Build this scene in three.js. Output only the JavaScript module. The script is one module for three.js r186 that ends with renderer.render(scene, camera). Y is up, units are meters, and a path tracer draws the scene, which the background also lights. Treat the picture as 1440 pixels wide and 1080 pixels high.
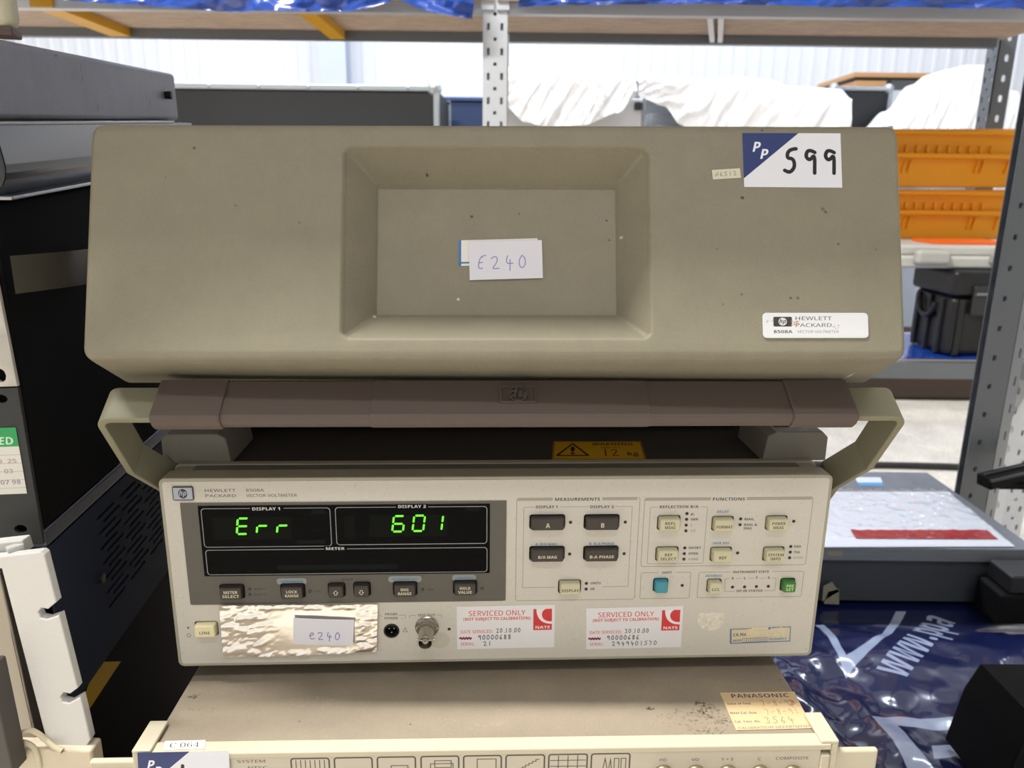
import * as THREE from 'three';
import { RoundedBoxGeometry } from 'three/addons/geometries/RoundedBoxGeometry.js';
import { mergeGeometries, mergeVertices, toCreasedNormals } from 'three/addons/utils/BufferGeometryUtils.js';
import { RectAreaLightUniformsLib } from 'three/addons/lights/RectAreaLightUniformsLib.js';
import { FontLoader } from 'three/addons/loaders/FontLoader.js';
import { TextGeometry } from 'three/addons/geometries/TextGeometry.js';

// ---------------------------------------------------------------- camera, light, exposure
const EYE = 1.1, FOCAL = 1081, RAD = Math.PI / 180;
const scene = new THREE.Scene();
scene.background = new THREE.Color(0x0b0c0e);
const camera = new THREE.PerspectiveCamera(2 * Math.atan(540 / FOCAL) / RAD, 4 / 3, 0.02, 40);
camera.position.set(0, EYE, 0);
camera.rotation.set(-14.6175 * RAD, 0, 0.6778 * RAD, 'YXZ');
camera.focus = 0.47;
camera.userData.fStop = 13;
camera.updateMatrixWorld(true);
const renderer = new THREE.WebGLRenderer();
renderer.toneMapping = THREE.LinearToneMapping;
renderer.toneMappingExposure = 1.06;
renderer.shadowMap.enabled = true;
RectAreaLightUniformsLib.init();
// ceiling strip lights: [x, fwd, length along x, length along z, colour, intensity]
const CEILING = 4.35;
const STRIPS = [
  [-1.5, 0.14, 1.5, 0.16, 0xfbf8f3, 350, 'above the front aisle'],
  [0.2, -1.6, 1.8, 0.3, 0xf8f6f6, 22, 'behind the front aisle'],
  [-2.0, 2.85, 2.4, 0.5, 0xe9f1ff, 29, 'above the flight case'],
  [1.3, 2.85, 2.4, 0.5, 0xe9f1ff, 29, 'above the white dust sheets'],
  [-1.6, 6.0, 3.2, 0.5, 0xe6efff, 9.5, 'along the ribbed wall'],
  [2.6, 6.0, 3.2, 0.5, 0xe6efff, 9.5, 'beyond the wood topped desk'],
];

// ---------------------------------------------------------------- helpers
let seed = 7;
const rnd = () => { seed = (seed * 1664525 + 1013904223) >>> 0; return seed / 4294967296; };
const hash = (i, j) => { const s = Math.sin(i * 127.1 + j * 311.7) * 43758.5453; return s - Math.floor(s); };
function noise(x, y) {
  const i = Math.floor(x), j = Math.floor(y), u = x - i, v = y - j, a = u * u * (3 - 2 * u), b = v * v * (3 - 2 * v);
  return (hash(i, j) * (1 - a) + hash(i + 1, j) * a) * (1 - b) + (hash(i, j + 1) * (1 - a) + hash(i + 1, j + 1) * a) * b;
}
const fbm = (x, y) => noise(x, y) * 0.5 + noise(x * 2.1 + 7, y * 2.1 + 3) * 0.3 + noise(x * 4.3 + 1, y * 4.3 + 9) * 0.2;
const V = (x, y, z) => new THREE.Vector3(x, y, z);
// a photograph pixel gives a direction; the distance comes from a plane
const rayDir = (px, py) => V((px - 720) / FOCAL, (540 - py) / FOCAL, -1).applyQuaternion(camera.quaternion);
const atFwd = (px, py, fwd) => { const d = rayDir(px, py); return d.multiplyScalar(fwd / -d.z).add(camera.position); };
const atHeight = (px, py, y) => { const d = rayDir(px, py); return d.multiplyScalar((y - EYE) / d.y).add(camera.position); };
function onPlane(group, px, py, z = 0) {        // where the ray meets the plane z = const of a group
  group.updateMatrixWorld(true);
  const inv = group.matrixWorld.clone().invert(), o = camera.position.clone().applyMatrix4(inv), d = rayDir(px, py).transformDirection(inv);
  return o.addScaledVector(d, (z - o.z) / d.z);
}
function onTop(group, px, py, y) {
  group.updateMatrixWorld(true);
  const inv = group.matrixWorld.clone().invert(), o = camera.position.clone().applyMatrix4(inv), d = rayDir(px, py).transformDirection(inv);
  return o.addScaledVector(d, (y - o.y) / d.y);
}
const taken = {};
const numbered = (n) => { taken[n] = (taken[n] ?? -1) + 1; return taken[n] ? n + '_' + String(taken[n]).padStart(3, '0') : n; };
function shade(o) { o.castShadow = o.receiveShadow = true; return o; }
function part(parent, name, geometry, material, label) {
  const m = shade(new THREE.Mesh(geometry, material)); m.name = name; parent.add(m);
  if (label) m.userData.label = label;
  return m;
}
function thing(name, label, category, pos = [0, 0, 0], group) {
  const g = new THREE.Group(); g.name = numbered(name); g.position.set(...pos); scene.add(g);
  g.userData = { label, category }; if (group) g.userData.group = group;
  return g;
}
function solo(name, geometry, material, label, category, group) {
  const m = part(scene, numbered(name), geometry, material); m.userData = { label, category }; if (group) m.userData.group = group;
  return m;
}
function structure(name, geometry, material, label) {
  const m = part(scene, name, geometry, material); m.userData = { kind: 'structure', label, category: name.split('_')[0] }; return m;
}
const std = (color, roughness = 0.6, metalness = 0, o = {}) => new THREE.MeshStandardMaterial({ color, roughness, metalness, ...o });
const phys = (color, roughness, o = {}) => new THREE.MeshPhysicalMaterial({ color, roughness, ...o });
const merge = (l) => mergeGeometries(l.map((g) => { const n = g.index ? g.toNonIndexed() : g; for (const k of Object.keys(n.attributes)) if (!['position', 'normal', 'uv'].includes(k)) n.deleteAttribute(k); return n; }));
const box = (w, h, d, x = 0, y = 0, z = 0) => new THREE.BoxGeometry(w, h, d).translate(x, y, z);
const rbox = (w, h, d, r, x = 0, y = 0, z = 0, s = 2) => new RoundedBoxGeometry(w, h, d, s, Math.min(r, w / 2.01, h / 2.01, d / 2.01)).translate(x, y, z);
function rrect(w, h, r, cx = 0, cy = 0, S = new THREE.Shape()) {
  const x = cx - w / 2, y = cy - h / 2; r = Math.min(r, w / 2, h / 2);
  S.moveTo(x + r, y); S.lineTo(x + w - r, y); S.absarc(x + w - r, y + r, r, -Math.PI / 2, 0); S.lineTo(x + w, y + h - r); S.absarc(x + w - r, y + h - r, r, 0, Math.PI / 2);
  S.lineTo(x + r, y + h); S.absarc(x + r, y + h - r, r, Math.PI / 2, Math.PI); S.lineTo(x, y + r); S.absarc(x + r, y + r, r, Math.PI, Math.PI * 1.5); return S;
}
const poly = (pts) => new THREE.Shape(pts.map(([x, y]) => new THREE.Vector2(x, y)));
const extrude = (shape, depth, bevel = 0, curveSegments = 5) => new THREE.ExtrudeGeometry(shape, { depth: depth - 2 * bevel, bevelEnabled: bevel > 0, bevelSize: bevel, bevelThickness: bevel, bevelOffset: -bevel, bevelSegments: 2, curveSegments, steps: 1 }).translate(0, 0, bevel);
const tube = (pts, r, seg = 40, rs = 8) => new THREE.TubeGeometry(new THREE.CatmullRomCurve3(pts), seg, r, rs, false);
const lathe = (pts, seg = 28) => new THREE.LatheGeometry(pts.map(([r, y]) => new THREE.Vector2(r, y)), seg);
function bar(a, b, w, h) {                       // a straight bar of rectangular section between two points
  const d = b.clone().sub(a), g = rbox(w, h, d.length(), Math.min(w, h) * 0.12, 0, 0, 0, 1);
  g.applyQuaternion(new THREE.Quaternion().setFromRotationMatrix(new THREE.Matrix4().lookAt(b, a, V(0, 1, 0.001))));
  return g.translate((a.x + b.x) / 2, (a.y + b.y) / 2, (a.z + b.z) / 2);
}
function grid(nx, ny, f) {                       // f(u, v) gives a point
  const p = [], uv = [], id = [];
  for (let j = 0; j <= ny; j++) for (let i = 0; i <= nx; i++) { const q = f(i / nx, j / ny); p.push(q.x, q.y, q.z); uv.push(i / nx, 1 - j / ny); }
  for (let j = 0; j < ny; j++) for (let i = 0; i < nx; i++) { const a = j * (nx + 1) + i, b = a + 1, c = a + nx + 1, d = c + 1; id.push(a, c, b, b, c, d); }
  const g = new THREE.BufferGeometry(); g.setAttribute('position', new THREE.Float32BufferAttribute(p, 3)); g.setAttribute('uv', new THREE.Float32BufferAttribute(uv, 2)); g.setIndex(id); g.computeVertexNormals(); return g;
}
const lerp = THREE.MathUtils.lerp;
function quad(c, nx = 1, ny = 1, dz) {           // c: four points TL TR BR BL
  return grid(nx, ny, (u, v) => { const q = c[0].clone().lerp(c[1], u).lerp(c[3].clone().lerp(c[2], u), v); if (dz) q.z += dz(u, v); return q; });
}
function canvasMap(w, h, draw, colour = true) {
  const c = document.createElement('canvas'); c.width = w; c.height = h; draw(c.getContext('2d'), w, h);
  const t = new THREE.CanvasTexture(c); if (colour) t.colorSpace = THREE.SRGBColorSpace; t.wrapS = t.wrapT = THREE.RepeatWrapping; return t;
}
const grainBump = canvasMap(256, 256, (x, w, h) => { const d = x.createImageData(w, h); for (let i = 0; i < w * h; i++) { const v = 90 + hash(i % w, (i / w) | 0) * 110; d.data.set([v, v, v, 255], i * 4); } x.putImageData(d, 0, 0); }, false);
const grainAt = (n) => { const t = grainBump.clone(); t.repeat.set(n, n); return t; };
// colour with grain and blotches of its own (no light in it)
function mottled(hex, amount, size = 512, coarse = 5, specks = 0, speckColour = 'rgba(40,34,26,0.75)') {
  const c = new THREE.Color(hex), s = [c.r, c.g, c.b].map((v) => 255 * Math.pow(v, 1 / 2.2));
  return canvasMap(size, size, (x, w, h) => {
    const d = x.createImageData(w, h);
    for (let j = 0; j < h; j++) for (let i = 0; i < w; i++) { const k = 1 + amount * ((fbm(i / w * coarse * 4, j / h * coarse * 4) - 0.5) * 1.2 + (hash(i, j) - 0.5) * 0.8); d.data.set([s[0] * k, s[1] * k, s[2] * k, 255], (j * w + i) * 4); }
    x.putImageData(d, 0, 0); x.fillStyle = speckColour;
    for (let k = 0; k < specks; k++) { x.beginPath(); x.ellipse(rnd() * w, rnd() * h, 0.6 + rnd() * 1.2, 0.6 + rnd() * 0.9, rnd() * 3, 0, 7); x.fill(); }
  });
}
// handwriting: pen strokes of each character in a unit box (y down)
const GLYPH = {
  0: [[[.5, 0], [.15, .3], [.2, .85], [.5, 1], [.85, .7], [.8, .2], [.5, 0]]], 1: [[[.5, 0], [.5, 1]]], 2: [[[.1, .2], [.4, 0], [.8, .15], [.6, .6], [.1, 1], [.9, .95]]],
  3: [[[.1, .1], [.6, 0], [.75, .25], [.35, .45], [.8, .65], [.6, 1], [.1, .9]]], 4: [[[.4, 0], [.1, .6], [.95, .6]], [[.65, .3], [.6, 1.15]]], 5: [[[.85, 0], [.35, .02], [.2, .4], [.65, .4], [.75, .75], [.4, 1], [.05, .9]]],
  6: [[[.7, 0], [.25, .45], [.2, .9], [.6, 1], [.75, .7], [.3, .6]]], 7: [[[.1, 0], [.85, .02], [.4, 1]]], 8: [[[.7, .1], [.3, 0], [.25, .35], [.75, .6], [.7, .95], [.25, .95], [.25, .65], [.7, .3], [.7, .1]]],
  9: [[[.8, .15], [.4, 0], [.15, .3], [.45, .5], [.8, .2], [.75, 1]]], e: [[[.15, .55], [.85, .4], [.6, .1], [.25, .2], [.15, .7], [.45, 1], [.9, .85]]], E: [[[.55, .08], [.3, .1], [.1, .95], [.6, .9]], [[.2, .5], [.6, .45]], [[.5, .02], [.95, -.08]]],
  '.': [[[.4, .95], [.5, 1]]], '-': [[[.1, .55], [.8, .5]]], N: [[[.1, 1], [.2, .1], [.7, 1], [.85, 0]]], A: [[[.1, 1], [.5, 0], [.9, 1]], [[.2, .6], [.8, .55]]], P: [[[.2, 1], [.3, 0], [.8, .1], [.75, .45], [.28, .55]]], L: [[[.6, 0], [.35, 1]]],
};
function hand(x, str, X, Y, cw, ch, width, colour, step = 1.15) {
  x.strokeStyle = colour; x.lineWidth = width; x.lineCap = x.lineJoin = 'round'; let cx = X;
  for (const k of str) {
    for (const s of GLYPH[k] ?? []) { x.beginPath(); s.forEach(([a, b], i) => { const qx = cx + a * cw, qy = Y + b * ch; if (!i) x.moveTo(qx, qy); else if (i < s.length - 1) { const [c, d] = s[i + 1]; x.quadraticCurveTo(qx, qy, (qx + cx + c * cw) / 2, (qy + Y + d * ch) / 2); } else x.lineTo(qx, qy); }); x.stroke(); }
    cx += cw * (k === '.' ? 0.6 : step);
  }
}
function type(x, str, X, Y, capHeight, width, colour, align = 'center', font = 'bold', family = 'sans-serif') {
  x.save(); x.font = `${font} 40px ${family}`; x.textBaseline = 'alphabetic'; x.textAlign = 'left'; x.fillStyle = colour;
  const w = x.measureText(str).width, sy = capHeight / 28.6, sx = width ? width / w : sy;
  x.translate(align === 'center' ? X - w * sx / 2 : X, Y + capHeight / 2); x.scale(sx, sy); x.fillText(str, 0, 0); x.restore();
}
function emblem(x, X, Y, w, h, frame, disc, ink) {     // the maker's badge: a disc with two slanting letters in a rounded box
  x.fillStyle = frame; x.beginPath(); x.roundRect(X - w / 2, Y - h / 2, w, h, h * 0.13); x.fill();
  x.fillStyle = disc; x.beginPath(); x.arc(X, Y, h * 0.4, 0, 7); x.fill();
  x.save(); x.translate(X, Y); x.transform(1, 0, -0.3, 1, 0, 0); x.fillStyle = ink; x.font = `bold ${h * 0.56}px sans-serif`; x.textAlign = 'center'; x.textBaseline = 'alphabetic'; x.fillText('hp', 0, h * 0.15); x.restore();
}
function lotLabel(num) {
  return canvasMap(512, 288, (x, w, h) => {
    x.fillStyle = '#e4e6ee'; x.fillRect(0, 0, w, h); x.fillStyle = '#25356f'; x.beginPath(); x.moveTo(0, 0); x.lineTo(w * 0.57, 0); x.lineTo(0, h * 0.84); x.fill();
    x.fillStyle = '#eef0f6'; x.save(); x.transform(1, 0, -0.25, 1, 24, 0); x.font = 'bold 74px sans-serif'; x.fillText('P', 44, 100); x.fillText('P', 92, 138); x.restore();
    if (num) hand(x, num, w * 0.41, h * 0.29, 78, 128, 19, '#17141c', 1.3);
  });
}

// ---------------------------------------------------------------- the hall
const wallPaint = std(0xe9ecf3, 0.7), wallPlain = std(0xd8d8d6, 0.8);
const floorMap = mottled(0xdcd3c4, 0.16, 512, 6); floorMap.repeat.set(4, 4);
structure('floor', box(12.4, 0.2, 12.4, 0, -0.1, -2.3), std(0xffffff, 0.55, 0, { map: floorMap }), 'pale concrete floor of the store');
structure('ceiling', box(12.4, 0.2, 12.4, 0, CEILING + 0.15, -2.3), wallPlain, 'plain white ceiling');
{ // ribbed cladding: a folded sheet in front of the solid wall
  const n = 100, step = 12 / n, prof = []; for (let i = 0; i < n; i++) { const x = -6 + i * step; prof.push([x, 0.012], [x + step * 0.62, 0.012], [x + step * 0.7, 0.022], [x + step * 0.92, 0.022]); } prof.push([6, 0.012]);
  const ribs = toCreasedNormals(grid(prof.length - 1, 1, (u, v) => { const [x, z] = prof[Math.round(u * (prof.length - 1))]; return V(x, CEILING * (1 - v), -7.3 + z); }), 0.2);
  structure('wall_back', merge([box(12.4, CEILING + 0.2, 0.2, 0, CEILING / 2, -7.4), ribs]), wallPaint, 'white ribbed cladding of the far wall');
}
structure('wall_left', box(0.2, CEILING + 0.2, 12, -6.1, CEILING / 2, -2.3), wallPlain, 'white side wall');
structure('wall_right', box(0.2, CEILING + 0.2, 12, 6.1, CEILING / 2, -2.3), wallPlain, 'white side wall');
structure('wall_front', box(12.4, CEILING + 0.2, 0.2, 0, CEILING / 2, 3.8), wallPlain, 'white wall closing the aisle');
{ const a = atFwd(472, 80, 7.1); structure('trim_1', merge([box(0.22, CEILING, 0.012, a.x, CEILING / 2, -6.98), box(0.22, CEILING, 0.012, a.x, CEILING / 2, -7.18), box(0.012, CEILING, 0.2, a.x, CEILING / 2, -7.08)]), std(0xcdd6e2, 0.5), 'pale grey steel column against the ribbed wall'); }
for (const [x, f, w, d, c, k, where] of STRIPS) {
  const g = thing('ceiling_light', 'white strip light under the ceiling ' + where, 'light', [x, CEILING, -f]);
  part(g, 'housing', rbox(w + 0.06, 0.06, d + 0.05, 0.01, 0, -0.01, 0), std(0xe6e6e6, 0.5));
  part(g, 'diffuser', rbox(w, 0.02, d, 0.006, 0, -0.045, 0), std(0xf4f4f0, 0.5, 0, { emissive: c, emissiveIntensity: 2 }));
  const l = new THREE.RectAreaLight(c, k, w, d); l.position.y = -0.062; l.rotation.x = -Math.PI / 2; l.castShadow = true; l.name = 'lamp'; g.add(l);
}

// ---------------------------------------------------------------- racking
const steel = std(0x777c82, 0.45, 0.5), steelPale = std(0xc9cdd2, 0.45, 0.2), steelDark = std(0x4c4d4a, 0.5, 0.4), chipboard = std(0xffffff, 0.85, 0, { map: mottled(0xb8a594, 0.2, 512, 10, 500, 'rgba(90,66,44,0.35)') });
function slottedPost(w, h, flange, rows, pitch = 0.05) {      // folded post: a perforated face and two flanges running back
  const face = rrect(w, h, 0.002, 0, h / 2), n = Math.floor(h / pitch);
  for (let i = 0; i < n; i++) for (const [x, hw, hh, off] of rows) face.holes.push(rrect(hw, hh, Math.min(hw, hh) * 0.3, x, (i + 0.5 + off) * pitch, new THREE.Path()));
  const f = extrude(face, 0.003, 0, 3), l = [f];
  for (const s of flange.sides) { const side = rrect(flange.d, h, 0.002, flange.d / 2, h / 2); for (let i = 0; i < n; i++) side.holes.push(rrect(0.012, 0.02, 0.006, flange.d * 0.55, (i + 0.5) * pitch, new THREE.Path())); l.push(extrude(side, 0.003, 0, 4).rotateY(Math.PI / 2).translate(s * (w / 2 - 0.0015) - 0.0015, 0, 0.003)); }
  return merge(l);
}
{ // the rack this stack stands on
  const r = thing('front_rack', 'grey slotted steel rack carrying the stacked instruments', 'rack', [0, 0, 0]);
  const shelfY = EYE - 0.575, a = atFwd(1392, 560, 1.27), left = -1.05;
  part(r, 'shelf_board', box(a.x - left + 0.04, 0.02, 0.95, (a.x + left) / 2, shelfY - 0.01, -0.8), chipboard);
  part(r, 'shelf_beam', box(a.x - left, 0.05, 0.03, (a.x + left) / 2, shelfY - 0.045, -0.345), steel);
  part(r, 'shelf_beam', box(a.x - left, 0.05, 0.03, (a.x + left) / 2, shelfY - 0.045, -1.25), steel);
  part(r, 'upper_shelf_board', box(a.x - left + 0.04, 0.02, 0.88, (a.x + left) / 2, EYE + 0.5, -0.84), chipboard);
  part(r, 'shelf_beam', box(a.x - left, 0.05, 0.03, (a.x + left) / 2, EYE + 0.475, -0.385), steel);
  part(r, 'shelf_beam', box(a.x - left, 0.05, 0.03, (a.x + left) / 2, EYE + 0.475, -1.25), steel);
  const g = slottedPost(0.047, 2.2, { d: 0.05, sides: [] }, [[-0.006, 0.007, 0.009, 0]]), g2 = slottedPost(0.078, 2.2, { d: 0.03, sides: [] }, [[0.006, 0.016, 0.02, 0]]).translate(0.039, 0, 0);
  for (const [x, z] of [[a.x, -1.27], [left, -1.27], [a.x + 0.16, -0.37], [left, -0.37]]) {
    const p = part(r, 'post', g, steel); p.position.set(x, 0, z);
    part(p, 'liner', box(0.036, 2.2, 0.002, -0.002, 1.1, -0.022), steel);
    const q = part(p, 'inner_flange', g2, steel, 'inner flange with slots'); q.position.set(0.0235, 0, 0); q.rotation.y = Math.PI / 4;
  }
}
const F1 = 1.97, F2 = 2.36, BEAM = EYE + 0.388, LOW = EYE - 0.437;
{ // the rack across the gap
  const r = thing('back_rack', 'pale grey perforated steel rack with chipboard shelves behind the stack', 'rack', [0, 0, 0]);
  const mid = atFwd(696, 100, F1).x, right = atFwd(1407, 100, F2).x, left = mid - (right - mid);
  const post = slottedPost(0.058, 2.5, { d: 0.05, sides: [-1, 1] }, [[-0.016, 0.007, 0.016, 0], [0.016, 0.007, 0.016, 0], [0, 0.008, 0.008, 0.5]], 0.055);
  const shortPost = slottedPost(0.058, 1.4, { d: 0.05, sides: [-1, 1] }, [[-0.016, 0.007, 0.016, 0], [0.016, 0.007, 0.016, 0], [0, 0.008, 0.008, 0.5]], 0.055);
  for (const x of [left, mid, right]) for (const f of [F1, F2]) { const p = part(r, 'post', post, f === F2 && x === right ? steel : steelPale); p.position.set(x, 0, -f); if (f === F2) { p.rotation.y = x === right ? -Math.PI / 2 : Math.PI; p.position.z -= 0.05; }
    else part(p, 'liner', box(0.05, 2.5, 0.002, 0, 1.25, -0.03), steelPale); if (f === F2 && x === right) { p.geometry = shortPost; p.position.y = LOW - 0.05; } }
  for (const [a, b, n] of [[left, mid, 0], [mid, right, 1]]) {
    const c = (a + b) / 2, w = b - a - 0.06;
    part(r, 'upper_shelf_board', box(w + 0.05, 0.018, F2 - F1 + 0.03, c, BEAM + 0.033, -(F1 + F2) / 2), chipboard);
    part(r, 'shelf_beam', box(w, 0.045, 0.03, c, BEAM + 0.022, -F1 - 0.02), steelPale);
    part(r, 'shelf_beam', box(w, 0.034, 0.03, c, BEAM + 0.017, -F2), steel);
    part(r, 'lower_shelf_board', box(w + 0.05, 0.018, F2 - F1 + 0.03, c, LOW - 0.009, -(F1 + F2) / 2), chipboard);
    part(r, 'shelf_beam', box(w + 0.04, 0.042, 0.03, c, LOW - 0.0205, -F1 + 0.016), steel);
    part(r, 'shelf_beam', box(w, 0.04, 0.03, c, LOW - 0.022, -F2), steel);
  }
  const yellow = std(0xd8a21c, 0.5), white = std(0xe8eaec, 0.5), yb = BEAM + 0.012;
  for (const [px, w] of [[172, 0.055], [476, 0.042]]) { const q = atFwd(px, 40, F2); part(r, 'support_bar', box(w, 0.022, F2 - F1, q.x, yb, -(F1 + F2) / 2), yellow, 'yellow cross bar under the shelf board'); }
  for (const [p0, p1] of [[1003, 1000], [1019, 1011]]) part(r, 'support_bar', bar(V(atFwd(p0, 14, F1).x, yb, -F1 - 0.03), V(atFwd(p1, 47, F2).x, yb, -F2 + 0.02), 0.014, 0.02), white, 'white cross bar under the shelf board');
  const k = part(r, 'beam_connector', merge([box(0.03, 0.19, 0.006, mid - 0.018, BEAM + 0.1, -F1 + 0.006), box(0.03, 0.19, 0.006, mid + 0.018, BEAM + 0.1, -F1 + 0.006)]), steelPale);
  for (const sx of [-1, 1]) for (const y of [0.03, 0.085, 0.14]) part(k, 'bolt', new THREE.CylinderGeometry(0.0045, 0.0045, 0.004, 10).rotateX(Math.PI / 2).translate(mid + sx * 0.018, BEAM + y, -F1 + 0.011), steelDark);
}
const bluePlastic = phys(0x1d49a8, 0.22, { clearcoat: 0.8, clearcoatRoughness: 0.15, side: THREE.DoubleSide });
function wrap(label, hem) {                      // blue film lying on the upper shelf, its front edge hanging over the beam
  const a = atFwd(hem[0][0], 10, F1 - 0.02).x, b = atFwd(hem[hem.length - 1][0], 10, F1 - 0.02).x;
  const at = (px) => { let i = 0; while (i < hem.length - 2 && px > hem[i + 1][0]) i++; const [x0, y0] = hem[i], [x1, y1] = hem[i + 1]; return lerp(y0, y1, THREE.MathUtils.clamp((px - x0) / (x1 - x0), 0, 1)); };
  const top = BEAM + 0.1, g = grid(150, 34, (u, v) => {
    const x = lerp(a, b, u), px = lerp(hem[0][0], hem[hem.length - 1][0], u), low = atFwd(px, at(px), F1 - 0.03).y, n = fbm(x * 9, v * 7) - 0.5, m = Math.abs(fbm(x * 16 + 4, v * 11) - 0.5);
    if (v < 0.45) return V(x, top + 0.05 * n + 0.03 * m - 0.02 * (1 - v / 0.45), -F2 + 0.02 + (F2 - F1 - 0.01) * v / 0.45);
    const t = (v - 0.45) / 0.55; return V(x + 0.01 * n, lerp(top + 0.05 * n * (1 - t), low, t), -F1 + 0.03 + 0.03 * Math.sin(Math.min(t * 4, 1.57)) + 0.035 * n + 0.03 * m);
  });
  solo('plastic_sheet', g, bluePlastic, label, 'plastic sheet', 'blue film over the upper shelf');
}
wrap('glossy blue plastic film draped over shelf edge with yellow bars beneath', [[20, 4], [120, 6], [250, 15], [340, 20], [500, 20], [535, 13], [560, 4], [585, 14], [610, 22], [640, 26], [667, 29]]);
wrap('glossy blue plastic film draped over shelf edge with white bars beneath', [[730, 13], [800, 12], [900, 10], [1010, 11], [1150, 14], [1300, 16], [1460, 18]]);

// ---------------------------------------------------------------- the vector voltmeter
const PW = 0.4255, PH = 0.1326, FOOT = 0.012, vm = thing('vector_voltmeter', 'beige bench voltmeter with green lit digits, rows of push buttons and a swung up handle', 'instrument', [-0.0052, EYE - 0.2447 - PH / 2 - FOOT, -0.4533]);
vm.rotation.y = 2.748 * RAD;
const YC = FOOT + PH / 2;
const pl = (px, py, z = 0) => { const q = onPlane(vm, px, py, z); return [q.x, q.y - YC]; };       // panel metres from its middle
const KEYS = [ // legend, cap middle in the photograph, width and height in millimetres, kind
  [['METER', 'SELECT'], 324, 836, 14.4, 8.8, 'd'], [['LOCK', 'RANGE'], 410, 835, 14.4, 8.8, 'd'], [['up'], 472, 833.5, 9.8, 8.6, 'd'], [['down'], 508, 832.5, 9.8, 8.6, 'd'], [['MAG', 'RANGE'], 569, 832, 14.4, 8.8, 'd'], [['HOLD', 'VALUE'], 654, 830, 14.4, 8.8, 'd'],
  [['A'], 770.5, 738, 21.6, 8.8, 'd'], [['B'], 847.5, 737.7, 21.6, 8.8, 'd'], [['B/A MAG'], 770, 782.5, 21.6, 8.8, 'd'], [['B-A PHASE'], 846.4, 782, 21.6, 8.8, 'd'], [['DISPLAY'], 802, 829.5, 13.6, 8.6, 'c'],
  [['REFL', 'MEAS'], 942.6, 739, 13.6, 8.8, 'c'], [['REF', 'SELECT'], 940, 783, 13.6, 8.8, 'c'], [['FORMAT'], 1019, 740, 12.9, 8.8, 'c'], [['REF'], 1016.5, 783.4, 12.9, 8.8, 'c'], [['POWER', 'MEAS'], 1095, 739, 12.9, 8.8, 'c'], [['SYSTEM', 'IMPD'], 1091, 783, 12.9, 8.8, 'c'],
  [[''], 931, 827, 8.6, 8.4, 'b'], [['LCL'], 1006.7, 828, 8.4, 8.4, 'c'], [['PRE', 'SET'], 1111, 826.5, 8.6, 8, 'g'], [['LINE'], 287.5, 889, 13.5, 9, 'l'],
];
const CAP = 0.0045, KEY = { d: ['#3a342e', '#cfc9ae'], c: ['#c9c4a4', '#4b463a'], b: ['#3f90a2', '#3f90a2'], g: ['#3d7a34', '#b9d59a'], l: ['#e6dcb2', '#6b6450'] };
const LEDS = [[802.3, 734.5], [879.3, 734.2], [801, 779], [877.6, 778.6], [824.6, 820.4], [824.3, 828.4], [966, 722.2], [965.5, 730.3], [965, 738.5], [964.5, 746.5], [963, 770.5], [962.2, 778.5], [961.8, 786.3], [1041.5, 729.7], [1040.7, 737.9], [1037.2, 777.6], [959.3, 823.2], [1116.2, 733], [1112, 768.5], [1111.3, 776.4], [1110.4, 784.4], [1030.1, 825.5], [1047, 825.2], [1063.6, 824.8], [1080.4, 824.4], [631.6, 884.6]];
const DARKLEDS = [[351.4, 827.8], [351.7, 835.7], [436.2, 831], [594.5, 828.3], [678, 827.2]];
const PANEL = '#cbc6bb', PRINT = '#3c3935', BLUE = '#5a7ea6';
const rectOf = (a, b) => { const [x0, y0] = pl(...a), [x1, y1] = pl(...b); return [x0, y0, x1, y1]; };
const SUB = (() => { const [x0, y1] = pl(253, 707), [x1, y0] = pl(711, 844.5); return [x0, y0, x1, y1]; })(), WIN = (() => { const [x0, y1] = pl(278.5, 711), [x1, y0] = pl(688.6, 805); return [x0, y0, x1, y1]; })();
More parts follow.
